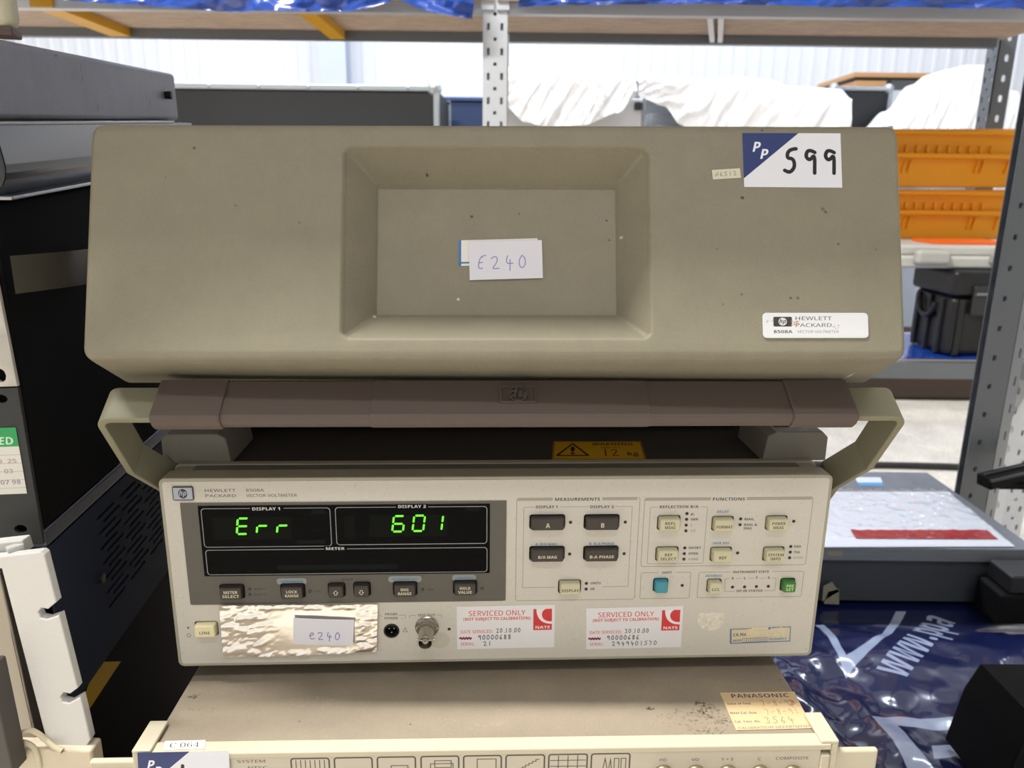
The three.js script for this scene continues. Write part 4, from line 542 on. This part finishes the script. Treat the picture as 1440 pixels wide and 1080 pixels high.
{ // unit with the white slotted ear, leaning at the front of the stack
  const z0 = 0.392, p0 = atFwd(0, 1060, z0), g = thing('white_eared_unit', 'rack unit with white slotted mounting ear and silver handle bars beside the navy instrument', 'instrument', [p0.x, SHELF, -z0]);
  const fx = (px, py) => { const q = onPlane(g, px, py, 0); return [q.x, q.y]; };
  const white = std(0xdcdad6, 0.55, 0, { bumpMap: grainAt(8), bumpScale: 0.0003 });
  const notch = (a, b, c) => { const [x0, y0] = fx(...a), [x1] = fx(...b), [, y1] = fx(...c); return [[x0, y0], [x1 + 0.003, y0], [x1, (y0 + y1) / 2], [x1 + 0.003, y1]]; };
  const pts = [fx(-30, 786), fx(57, 776), fx(62, 780), fx(79, 847), fx(67, 857), fx(58, 855), fx(53, 861), fx(57, 869), fx(66, 871), fx(83, 865), fx(109, 968), fx(98, 976), fx(89, 974), fx(84, 980), fx(88, 987), fx(97, 989), fx(113, 980), fx(127, 1040), fx(122, 1049), fx(68, 1053), fx(2, 800), fx(-30, 802)];
  part(g, 'slotted_ear', extrude(poly(pts), 0.006, 0.0008).translate(0, 0, -0.006), white, 'white painted mounting ear with two open slots');
  const q = (px, py, z) => onPlane(g, px, py, z);
  part(g, 'handle_bar', bar(q(-6, 800, -0.012), q(52, 1062, -0.012), 0.011, 0.012), std(0x9b958c, 0.3, 0.9), 'brushed silver bar behind the ear');
  part(g, 'front_plate', quad([q(-60, 800, -0.02), q(-4, 800, -0.02), q(38, 1095, -0.02), q(-60, 1095, -0.02)]), std(0xb9c6c8, 0.5, 0, { side: THREE.DoubleSide }), 'pale blue grey front plate');
  part(g, 'handle_bar', bar(q(-14, 930, 0.012), q(18, 1078, 0.012), 0.013, 0.010), std(0x4b4744, 0.5), 'dark grey handle bar');
  part(g, 'handle_screw', new THREE.SphereGeometry(0.004, 14, 10).scale(1, 1, 0.6).translate(...q(23, 1019, -0.014).toArray()), std(0xa9a49c, 0.25, 0.95));
  for (const [a, b, w, h] of [[q(-30, 772, -0.012), q(40, 764, -0.012), 0.008, 0.008], [q(10, 777, -0.004), q(34, 769, -0.010), 0.005, 0.006], [q(20, 1078, -0.01), q(62, 1040, -0.01), 0.007, 0.007]]) part(g, 'cross_rail', bar(a, b, w, h), std(0xc4c4c0, 0.5), 'pale grey rail joining the ear');
  const cable = (label, ...pts2) => solo('cable', tube(pts2.map(([a, b, z]) => { const w = q(a, b, z); return g.localToWorld(w); }), 0.0016, 60), std(0xd9cfb2, 0.5), label, 'cable', 'cream cables by the white ear');
  cable('thin cream cable looping over the handle bar foot', [26, 1040, 0.003], [30, 1031, 0.004], [42, 1027, 0.004], [54, 1032, 0.003], [66, 1042, 0.002], [76, 1050, 0.004], [88, 1056, 0.005]);
  cable('thin cream cable hanging down beside the handle bar', [24, 1045, 0.003], [34, 1044, 0.004], [46, 1050, 0.005], [53, 1064, 0.005], [56, 1084, 0.004], [56, 1105, 0.002]);
  const bq = atFwd(118, 1055, 0.388), bb = thing('cream_front_unit', 'cream fronted unit under the white slotted ear', 'instrument', [bq.x, SHELF, -0.388]);
  part(bb, 'front', rbox(0.05, bq.y - SHELF, 0.012, 0.002, -0.0205, (bq.y - SHELF) / 2, -0.006), std(0xd9ccb4, 0.5)); part(bb, 'case', rbox(0.1, bq.y - SHELF - 0.01, 0.012, 0.002, -0.07, (bq.y - SHELF) / 2, -0.018), blackPaint);
}

// ---------------------------------------------------------------- right side of the shelf
{
  const yb = SHELF + 0.01, f0 = atHeight(1300, 850, yb), fz = -f0.z, top0 = atFwd(1300, 771, fz).y;
  const g = thing('grey_box', 'low dark grey metal box holding a plastic sleeve of papers, right of the voltmeter', 'box', [0, yb, -fz]);
  const xl = atFwd(1090, 800, fz).x, xr = atFwd(1424, 800, fz).x, back = -atHeight(1300, 664, top0).z - fz, h = top0 - yb, w = xr - xl;
  const gm = mottled(0x7c8189, 0.1, 256, 4, 20), skin = std(0xffffff, 0.45, 0.2, { map: gm }), front = std(0x43474d, 0.55, 0.2);
  part(g, 'lid', rbox(w + 0.03, h * 0.24, back, 0.002, xl + (w + 0.03) / 2, h * 0.88, -back / 2), skin, 'grey painted metal lid');
  part(g, 'body', rbox(w, h * 0.74, back - 0.006, 0.002, xl + w / 2, h * 0.37, -back / 2 - 0.004), front);
  const chip = (c) => part(g, 'paint_chip', quad(c.map(([px, py]) => onPlane(g, px, py, 0.0006))), std(0x8f8c78, 0.8));
  chip([[1158, 824], [1170, 818], [1180, 832], [1156, 846]]); chip([[1165, 832], [1180, 828], [1180, 850], [1158, 849]]); chip([[1162, 775], [1186, 775], [1184, 782], [1166, 782]]);
  const lay = (dy, c) => c.map(([px, py]) => { const q = onTop(g, px, py, h + dy); return q; });
  part(g, 'lid_label', quad(lay(0.0006, [[1202, 671], [1238, 671], [1243, 683], [1208, 683]])), std(0xffffff, 0.5, 0, { map: canvasMap(64, 32, (x) => { x.fillStyle = '#e3e8ee'; x.fillRect(0, 0, 64, 32); x.fillStyle = '#5aa4dc'; x.fillRect(0, 20, 64, 12); }) }), 'white and blue label on the lid');
  // papers in a clear sleeve, resting on the lid
  const s = thing('paper_sleeve', 'clear plastic sleeve of white papers with a red strip, lying on the grey box', 'papers', [0, top0 + 0.001, -fz]);
  const c = [[1120, 690], [1334, 690], [1428, 767], [1120, 768]].map(([px, py]) => { const q = onTop(s, px, py, 0.002); return q; }), topQ = (dy) => c.map((q) => V(q.x, dy, q.z));
  const slab = grid(24, 16, (u, v) => { const q = c[0].clone().lerp(c[1], u).lerp(c[3].clone().lerp(c[2], u), v); q.y = 0.003 + 0.0008 * fbm(u * 8, v * 6); const e = Math.min(u, 1 - u, v, 1 - v); if (e < 0.001) q.y = 0.0004; return q; });
  part(s, 'paper_pad', slab, std(0xdfe4ec, 0.7, 0, { side: THREE.DoubleSide }));
  const red = [[1196, 745], [1388, 745], [1404, 758], [1204, 757]].map(([px, py]) => { const q = onTop(s, px, py, 0.0045); return q; });
  part(s, 'red_strip', grid(40, 4, (u, v) => { const q = red[0].clone().lerp(red[1], u).lerp(red[3].clone().lerp(red[2], u), v); q.y = 0.004 + 0.005 * Math.abs(fbm(u * 20 + v * 3, v * 2) - 0.5); return q; }), std(0xa50d1c, 0.35, 0, { side: THREE.DoubleSide }), 'crumpled red strip under the film');
  part(s, 'clear_film', grid(80, 50, (u, v) => { const q = c[0].clone().lerp(c[1], u).lerp(c[3].clone().lerp(c[2], u), v); const e = Math.min(u, 1 - u, v, 1 - v); q.y = 0.0068 * Math.min(1, e * 25) + 0.001 + (e > 0.01 ? 0.011 * Math.abs(fbm(u * 9 - v * 6, v * 5 + u * 4) - 0.5) : 0); return q; }), phys(0xffffff, 0.04, { transmission: 1, thickness: 0, ior: 1.45, side: THREE.DoubleSide }), 'wrinkled clear plastic film');
  // dark things by the right post
  const d = atFwd(1406, 850, fz - 0.065), b = thing('black_case_block', 'black block standing in front of the grey box end', 'box', [d.x, yb + 0.009, -fz + 0.065]);
  part(b, 'body', rbox(0.09, h * 0.5, 0.055, 0.004, 0.045, h * 0.25, -0.0275), blackPaint); part(b, 'cap', rbox(0.082, h * 0.3, 0.05, 0.004, 0.052, h * 0.65, -0.0275), std(0x202022, 0.5));
  const e = atHeight(1424, 690, top0 + 0.01), l = thing('black_lever_tool', 'black ribbed tool lying on the grey box lid by the steel post', 'tool', [e.x, top0 + 0.001, e.z]);
  part(l, 'handle', bar(V(-0.03, 0.012, -0.03), V(0.1, 0.03, -0.06), 0.03, 0.02), blackPaint); part(l, 'rib', merge([bar(V(-0.03, 0.02, -0.012), V(0.1, 0.038, -0.042), 0.004, 0.004), bar(V(-0.03, 0.024, -0.03), V(0.1, 0.042, -0.06), 0.004, 0.004)]), std(0x3a3b3c, 0.4)); part(l, 'foot', rbox(0.05, 0.012, 0.03, 0.003, 0.02, 0.006, -0.04), blackPaint);
}
{ // blue printed plastic bag spread over the shelf
  const x0 = gB.x + 0.012, x1 = 0.84, z0 = -0.40, z1 = -1.03;
  const hAt = (x, z) => { const a = fbm(x * 6 + z * 5, z * 7 - x * 3), r = Math.abs(fbm(x * 9 - z * 5 + 3, z * 4 + x * 5) - 0.5), r2 = Math.abs(fbm(x * 24 + z * 10, z * 20 - x * 10 + 5) - 0.5), calm = THREE.MathUtils.smoothstep(x - (z + 0.65) * 0.3, 0.36, 0.52); return 0.01 + (0.02 * a + 0.055 * r * (1 - 0.85 * calm) + 0.009 * r2 * (1 - 0.85 * calm)); };
  const map = canvasMap(1024, 1024, (x, w, h) => {
    x.fillStyle = '#141d4a'; x.fillRect(0, 0, w, h);
    const P = (px, py) => { const q = atHeight(px, py, SHELF + 0.02); return [(q.x - x0) / (x1 - x0) * w, (q.z - z1) / (z0 - z1) * h]; };
    x.fillStyle = '#a9b6d2'; const fill = (...p) => { x.beginPath(); p.forEach((q, i) => (i ? x.lineTo(...P(...q)) : x.moveTo(...P(...q)))); x.fill(); };
    fill([1148, 868], [1160, 868], [1189, 928], [1240, 890], [1262, 845], [1277, 845], [1256, 886], [1190, 952]); fill([1148, 868], [1160, 866], [1190, 930], [1190, 952]);
    fill([1225, 1009], [1263, 1006], [1363, 1009], [1356, 1023], [1262, 1022], [1290, 1060], [1330, 1110], [1290, 1110]); fill([1310, 1049], [1352, 1043], [1350, 1063], [1312, 1074]);
    // lettering runs away from the front, up to the right
    const a = P(1252, 946), b = P(1322, 860), an = Math.atan2(b[1] - a[1], b[0] - a[0]), len = Math.hypot(b[0] - a[0], b[1] - a[1]);
    x.save(); x.translate(...a); x.rotate(an); x.font = 'bold 40px sans-serif'; const t = 'www.ppa', s = len / x.measureText(t).width * 1.12; x.scale(s, s * 1.25); x.fillText(t, -4, 12); x.restore();
  });
  const g = grid(170, 150, (u, v) => { const x = lerp(x0, x1, u), z = lerp(z1, z0, v), e = Math.min(u * 14, (1 - u) * 14, v * 14, (1 - v) * 14, 1); return V(x, SHELF + 0.0015 + hAt(x, z) * e * (1 - 0.9 * THREE.MathUtils.smoothstep(-z, 0.86, 0.94)), z); });
  solo('plastic_bag', g, new THREE.MeshPhysicalMaterial({ map, roughness: 0.2, clearcoat: 1, clearcoatRoughness: 0.08, side: THREE.DoubleSide }), 'crumpled glossy navy plastic bag with white printed lettering, spread over the shelf', 'plastic bag');
  const q = atHeight(1390, 1000, SHELF + 0.1), k = thing('black_box', 'black box with a grey green facet standing on the navy plastic bag', 'box', [q.x + 0.02, SHELF + 0.03, q.z]);
  const s = poly([[-0.024, 0], [0.09, 0], [0.09, 0.088], [-0.002, 0.088], [-0.014, 0.06]]);
  part(k, 'body', extrude(s, 0.09, 0.003).translate(0, 0, -0.05), blackPaint); part(k, 'sloping_face', extrude(poly([[0.004, 0.086], [0.09, 0.086], [0.09, 0.02], [0.05, 0.05]]), 0.004, 0.0008).translate(0, 0, 0.0385), std(0x3f4138, 0.4), 'grey green sloping facet');
}
{ // dark case on the voltmeter, against which the lid leans
  const g = thing('dark_transit_case', 'black carrying case on the voltmeter top, behind the leaning lid', 'case', [vm.position.x, TOPY + FOOT + PH + 0.0003, vm.position.z - 0.095]); g.rotation.y = vm.rotation.y;
  part(g, 'body', rbox(0.42, 0.09, 0.26, 0.008, 0, 0.045, -0.135), blackPaint); part(g, 'lid', rbox(0.424, 0.022, 0.264, 0.006, 0, 0.102, -0.135), blackPaint); part(g, 'latch', rbox(0.03, 0.02, 0.006, 0.002, 0, 0.09, -0.004), steelDark);
}

// ---------------------------------------------------------------- on the lower shelf of the back rack
{
  const c = atFwd(1329, 490, F1 + 0.03), blk = std(0x17181a, 0.42), g = thing('black_hard_case', 'black ribbed hard case standing on blue sheeting on the lower shelf', 'case', [c.x, LOW + 0.006, c.z]);
  const w = 0.34, d = 0.2, h = atFwd(1327, 380, F1 + 0.03).y - LOW - 0.006;
  part(g, 'body', rbox(w, h * 0.7, d, 0.018, w / 2, h * 0.35, -d / 2, 3), blk); part(g, 'lid', rbox(w + 0.016, h * 0.3, d + 0.016, 0.014, w / 2, h * 0.85, -d / 2, 3), blk);
  for (const x of [0.025, 0.1, 0.22]) part(g, 'rib', rbox(0.016, h * 0.66, 0.012, 0.004, x, h * 0.34, 0.003), blk); for (const z of [-0.04, -0.1, -0.16]) part(g, 'rib', rbox(0.012, h * 0.66, 0.016, 0.004, -0.003, h * 0.34, z), blk);
  for (const x of [0.062, 0.16]) { const l = part(g, 'latch', rbox(0.036, h * 0.34, 0.012, 0.004, x, h * 0.66, 0.012), std(0x2c2d2f, 0.4)); part(l, 'latch_pin', new THREE.CylinderGeometry(0.004, 0.004, 0.03, 8).rotateZ(Math.PI / 2).translate(x, h * 0.74, 0.02), std(0x9a9c9e, 0.3, 0.8)); }
  part(g, 'carry_handle', new THREE.TorusGeometry(0.04, 0.008, 8, 20, Math.PI).rotateZ(Math.PI).rotateY(Math.PI / 2).translate(-0.012, h * 0.6, -d / 2), blk);
  solo('sheeting', grid(60, 24, (u, v) => V(lerp(c.x - 0.35, c.x + 0.3, u), LOW + 0.002 + 0.004 * fbm(u * 12, v * 6) * (v > 0.97 ? 0 : 1), lerp(-F2 + 0.02, -F1 - 0.012, v))), bluePlastic, 'blue plastic sheeting under the black hard case', 'sheeting');
  // grey case with an orange panel on top of it
  const top = LOW + 0.006 + h, gw = 0.44, gx = atFwd(1254, 360, F1 + 0.08).x, pale = std(0xc3c3be, 0.5), gc = thing('grey_tool_case', 'pale grey tool case with an orange panel, lying on the black hard case', 'case', [gx, top + 0.001, -F1 - 0.06]);
  part(gc, 'body', rbox(gw, 0.032, 0.25, 0.008, gw / 2, 0.016, -0.125), pale); part(gc, 'top_shell', rbox(gw - 0.02, 0.028, 0.23, 0.009, gw / 2, 0.045, -0.13), pale); part(gc, 'orange_panel', rbox(0.2, 0.01, 0.13, 0.003, 0.225, 0.0625, -0.11), std(0xe8671c, 0.5), 'bright orange panel'); part(gc, 'grip', rbox(0.09, 0.04, 0.03, 0.012, 0.09, 0.03, 0.012), std(0xb4b4b0, 0.5)); part(gc, 'latch', rbox(0.05, 0.022, 0.012, 0.003, 0.27, 0.026, 0.006), std(0x9a9a98, 0.4));
  // two yellow organiser lids, upright, one above the other
  const yel = std(0xf2a208, 0.5), fz = F2 - 0.09, mk = (name, label, c4, base) => {
    const q = c4.map(([px, py]) => atFwd(px, py, fz)), o = V((q[2].x + q[3].x) / 2, q[2].y, -fz), t = thing(name, label, 'lid', o.toArray(), 'yellow lids behind the tool case'), L = q.map((p) => [p.x - o.x, p.y - o.y]);
    part(t, 'panel', extrude(poly(L), 0.02, 0.004).translate(0, 0, -0.02), yel);
    const wd = L[1][0] - L[0][0], ht = L[0][1] - L[3][1], y = L[3][1] + ht * 0.56;
    part(t, 'ledge', rbox(wd * 0.94, 0.014, 0.026, 0.004, (L[0][0] + L[2][0]) / 2, y, 0.008), yel); part(t, 'rim', rbox(wd * 0.985, 0.012, 0.03, 0.004, (L[0][0] + L[1][0]) / 2, L[0][1] - 0.007, 0.006), yel);
    for (let i = 0; i < 14; i++) part(t, 'rib', rbox(0.008, 0.02, 0.012, 0.002, L[0][0] + wd * (0.12 + i * 0.055), y + 0.018, 0.004), yel);
    for (const k of [0.08, 0.11, 0.36, 0.39, 0.74, 0.77, 0.9]) { const m = part(t, 'slanted_rib', rbox(0.006, 0.034, 0.014, 0.002, 0, 0, 0), yel); m.position.set(L[3][0] + wd * k, y - 0.03, 0.0015); m.rotation.z = -0.2; }
    return t;
  };
  mk('organiser_lid', 'yellow ribbed plastic lid standing directly on the grey tool case', [[1180, 266], [1424, 267], [1411, 337], [1180, 336]]);
  mk('organiser_lid', 'larger yellow ribbed plastic lid above the other yellow lid', [[1170, 181], [1442, 181], [1423, 264], [1170, 263]]);
}
// ---------------------------------------------------------------- beyond the back rack
{
  const alu = std(0xb2b9be, 0.35, 0.7), ply = std(0x17181b, 0.6), fcase = (name, label, x0, x1, topY, f, depth, bottom = 0) => {
    const w = x1 - x0, h = topY - bottom, t = thing(name, label, 'flight case', [(x0 + x1) / 2, bottom, -f - depth / 2]);
    part(t, 'panel', box(w - 0.02, h - 0.02, depth - 0.02, 0, h / 2, 0), ply);
    const e = 0.022; for (const s of [-1, 1]) for (const z of [-1, 1]) part(t, 'corner_edge', rbox(e, h, e, 0.004, s * (w / 2 - e / 2), h / 2, z * (depth / 2 - e / 2)), alu);
    for (const y of [e / 2, h - e / 2]) for (const z of [-1, 1]) part(t, 'long_edge', rbox(w, e, e, 0.004, 0, y, z * (depth / 2 - e / 2)), alu);
    for (const s of [-1, 1]) for (const y of [0.02, h - 0.01]) part(t, 'ball_corner', new THREE.SphereGeometry(0.03, 14, 10).translate(s * (w / 2 - 0.02), y, depth / 2 - 0.02), alu);
    for (let i = 0; i < 6; i++) part(t, 'rivet', new THREE.SphereGeometry(0.007, 8, 6).translate(w * (-0.4 + i * 0.16), h - e / 2, depth / 2), alu);
    return t;
  };
  const a = atFwd(180, 122, 3.2), b = atFwd(617, 120, 3.2); fcase('flight_case', 'tall black flight case with aluminium edges standing by the ribbed wall', a.x, b.x, b.y, 3.2, 0.6);
  const n0 = atFwd(612, 136, 3.7), n1 = atFwd(700, 136, 3.7), nb = thing('navy_cabinet', 'navy blue cabinet between flight case and draped cabinet', 'cabinet', [(n0.x + n1.x) / 2, 0, -4.15]); part(nb, 'body', rbox(n1.x - n0.x, n0.y, 0.5, 0.01, 0, n0.y / 2, 0), std(0x1c2f55, 0.6)); part(nb, 'top', rbox(n1.x - n0.x + 0.02, 0.02, 0.52, 0.005, 0, n0.y + 0.01, 0), std(0x26406e, 0.5));
  // white cabinet whose corner shows under the first sheet
  const c0 = atFwd(712, 136, 3.2), c1 = atFwd(905, 138, 3.2), cb = thing('white_cabinet', 'white metal cabinet partly covered by a white dust sheet', 'cabinet', [(c0.x + c1.x) / 2, 0, -3.45]), cw = c1.x - c0.x; part(cb, 'body', rbox(cw, c1.y, 0.5, 0.008, 0, c1.y / 2, 0), std(0xe6e8ea, 0.5)); part(cb, 'edge_trim', rbox(0.012, c1.y, 0.02, 0.003, cw / 2 + 0.004, c1.y / 2, 0.245), std(0x8d939a, 0.5)); part(cb, 'latch', rbox(0.03, 0.03, 0.02, 0.004, cw / 2 - 0.02, c1.y - 0.03, 0.256), std(0x2d3236, 0.5));
  const c2 = atFwd(906, 140, 3.4), c3 = atFwd(1160, 140, 3.4), gb = thing('grey_cabinet', 'light grey cabinet hidden under the long white dust sheet', 'cabinet', [(c2.x + c3.x) / 2 + 0.02, 0, -3.65]); part(gb, 'body', rbox(c3.x - c2.x - 0.02, c2.y - 0.05, 0.44, 0.008, 0, (c2.y - 0.05) / 2, 0), std(0xaeb4bc, 0.5)); part(gb, 'door', rbox(c3.x - c2.x - 0.08, c2.y - 0.15, 0.012, 0.004, 0, (c2.y - 0.05) / 2, 0.224), std(0xb6bcc4, 0.5));
  const cloth = std(0xf8f9fb, 0.85, 0, { side: THREE.DoubleSide });
  const sheet = (label, top, hem, f, depth) => {
    const at = (l, px) => { let i = 0; while (i < l.length - 2 && px > l[i + 1][0]) i++; const [x0, y0] = l[i], [x1, y1] = l[i + 1], t = THREE.MathUtils.clamp((px - x0) / (x1 - x0), 0, 1), e = t * t * (3 - 2 * t); return lerp(y0, y1, e); };
    const p0 = top[0][0], p1 = top[top.length - 1][0], g = grid(160, 60, (u, v) => {
      const px = lerp(p0, p1, u), T = atFwd(px, at(top, px), f), Hm = atFwd(px, at(hem, px), f), fold = (fbm(u * 9 + v * 3, v * 2.2 + u * 2) - 0.5), fine = Math.abs(fbm(u * 30 - v * 9, v * 5) - 0.5);
      if (v < 0.15) return V(T.x, lerp(T.y - 0.25, T.y, v / 0.15), -f - depth);
      if (v < 0.5) { const t = (v - 0.15) / 0.35; return V(T.x, T.y + 0.012 * fold * Math.sin(t * 3.14), lerp(-f - depth, -f, t)); }
      const t = (v - 0.5) / 0.5; return V(T.x, lerp(T.y, Hm.y, t) + 0.01 * fold * Math.sin(t * 3.14), -f + 0.012 + 0.06 * (fold + 0.15) * Math.min(1, t * 3 + 0.15) + 0.02 * fine * Math.min(1, t * 2));
    });
    solo('dust_sheet', g, cloth, label, 'dust sheet', 'white dust sheets');
  };
  sheet('white dust sheet sagging over the white cabinet', [[690, 132], [706, 106], [714, 96], [760, 96], [800, 94], [850, 98], [889, 102], [894, 118]], [[690, 168], [710, 150], [740, 172], [770, 180], [820, 177], [870, 160], [893, 138], [898, 128]], 3.14, 0.58);
  sheet('long white dust sheet sloping down over the grey cabinet', [[897, 112], [908, 102], [950, 108], [990, 112], [1030, 108], [1075, 112], [1110, 122], [1150, 124], [1180, 126], [1196, 140]], [[897, 136], [905, 140], [935, 150], [960, 176], [1000, 230], [1100, 240], [1196, 240]], 3.34, 0.6);
  sheet('white dust sheet rising to a peak in front of the wood topped desk', [[1255, 176], [1290, 148], [1330, 108], [1358, 92], [1395, 92], [1404, 100]], [[1255, 215], [1330, 215], [1404, 220]], 4.45, 0.4);
  sheet('white dust sheet behind the dark rack post', [[1402, 120], [1425, 128], [1450, 150], [1475, 160]], [[1402, 230], [1475, 230]], 4.6, 0.4);
  const tb = thing('draped_stand', 'grey stand under the peaked white dust sheet', 'stand', [atFwd(1350, 150, 4.65).x, 0, -4.68]); { const hy = atFwd(1350, 150, 4.65).y; part(tb, 'body', rbox(0.3, hy, 0.3, 0.01, -0.01, hy / 2, 0), std(0xa8aeb8, 0.6)); part(tb, 'back_panel', rbox(0.12, 0.2, 0.05, 0.006, 0.09, hy + 0.08, -0.02), std(0xa8aeb8, 0.6)); }
  // small flight case and wood topped desk
  const s0 = atFwd(1170, 122, 4.92), s1 = atFwd(1257, 122, 4.92); fcase('flight_case', 'small black flight case with aluminium edges in front of the wood topped desk', s0.x, s1.x, s1.y, 4.92, 0.25);
  const d0 = atFwd(1206, 101, 5.2), d2 = atFwd(1350, 99, 5.2), dk = thing('wooden_desk', 'desk cabinet with pale wood top, wood side and black frame', 'desk', [(d0.x + d2.x) / 2, 0, -5.55]), dw = d2.x - d0.x, dh = d0.y, wood = std(0xc99a68, 0.5), blkf = std(0x1b1c1d, 0.5);
  part(dk, 'top', rbox(dw + 0.03, 0.03, 0.62, 0.004, 0, dh - 0.015, 0.03), wood); part(dk, 'wood_panel', box(0.19, dh - 0.05, 0.62, -dw / 2 + 0.1, (dh - 0.05) / 2, 0.03), wood); part(dk, 'frame', merge([box(dw, 0.014, 0.6, 0, dh - 0.037, 0.03)]), blkf); for (const x of [-dw / 2 + 0.22, dw / 2 - 0.02]) part(dk, 'leg', box(0.035, dh - 0.05, 0.04, x, (dh - 0.05) / 2, 0.3), blkf); part(dk, 'white_door', box(dw - 0.28, dh - 0.1, 0.02, 0.1, (dh - 0.1) / 2, 0.28), std(0xdfe3ea, 0.5));
  // dark chest on the floor, cable on the floor
  const k0 = atHeight(1230, 563, 0), ch = thing('brown_chest', 'long dark brown chest on the floor behind the racking', 'chest', [k0.x + 0.6, 0, k0.z - 0.35]); part(ch, 'body', rbox(2.4, 0.26, 0.5, 0.02, 0, 0.142, 0.1), std(0x3a2c22, 0.6)); part(ch, 'lid', rbox(2.44, 0.04, 0.54, 0.01, 0, 0.29, 0.1), std(0x31251d, 0.6)); part(ch, 'plinth', box(2.36, 0.012, 0.46, 0, 0.006, 0.1), std(0x201812, 0.7));
  const l0 = atHeight(1160, 657, 0), l1 = atHeight(1440, 664, 0); solo('floor_cable', tube([V(l0.x - 1, 0.014, l0.z + 0.02), l0.setY(0.014), V((l0.x + l1.x) / 2, 0.014, (l0.z + l1.z) / 2 - 0.01), l1.setY(0.014), V(l1.x + 0.8, 0.014, l1.z)], 0.013, 40), std(0x2c2a28, 0.6), 'dark cable lying across the pale floor', 'cable');
}
renderer.render(scene, camera);
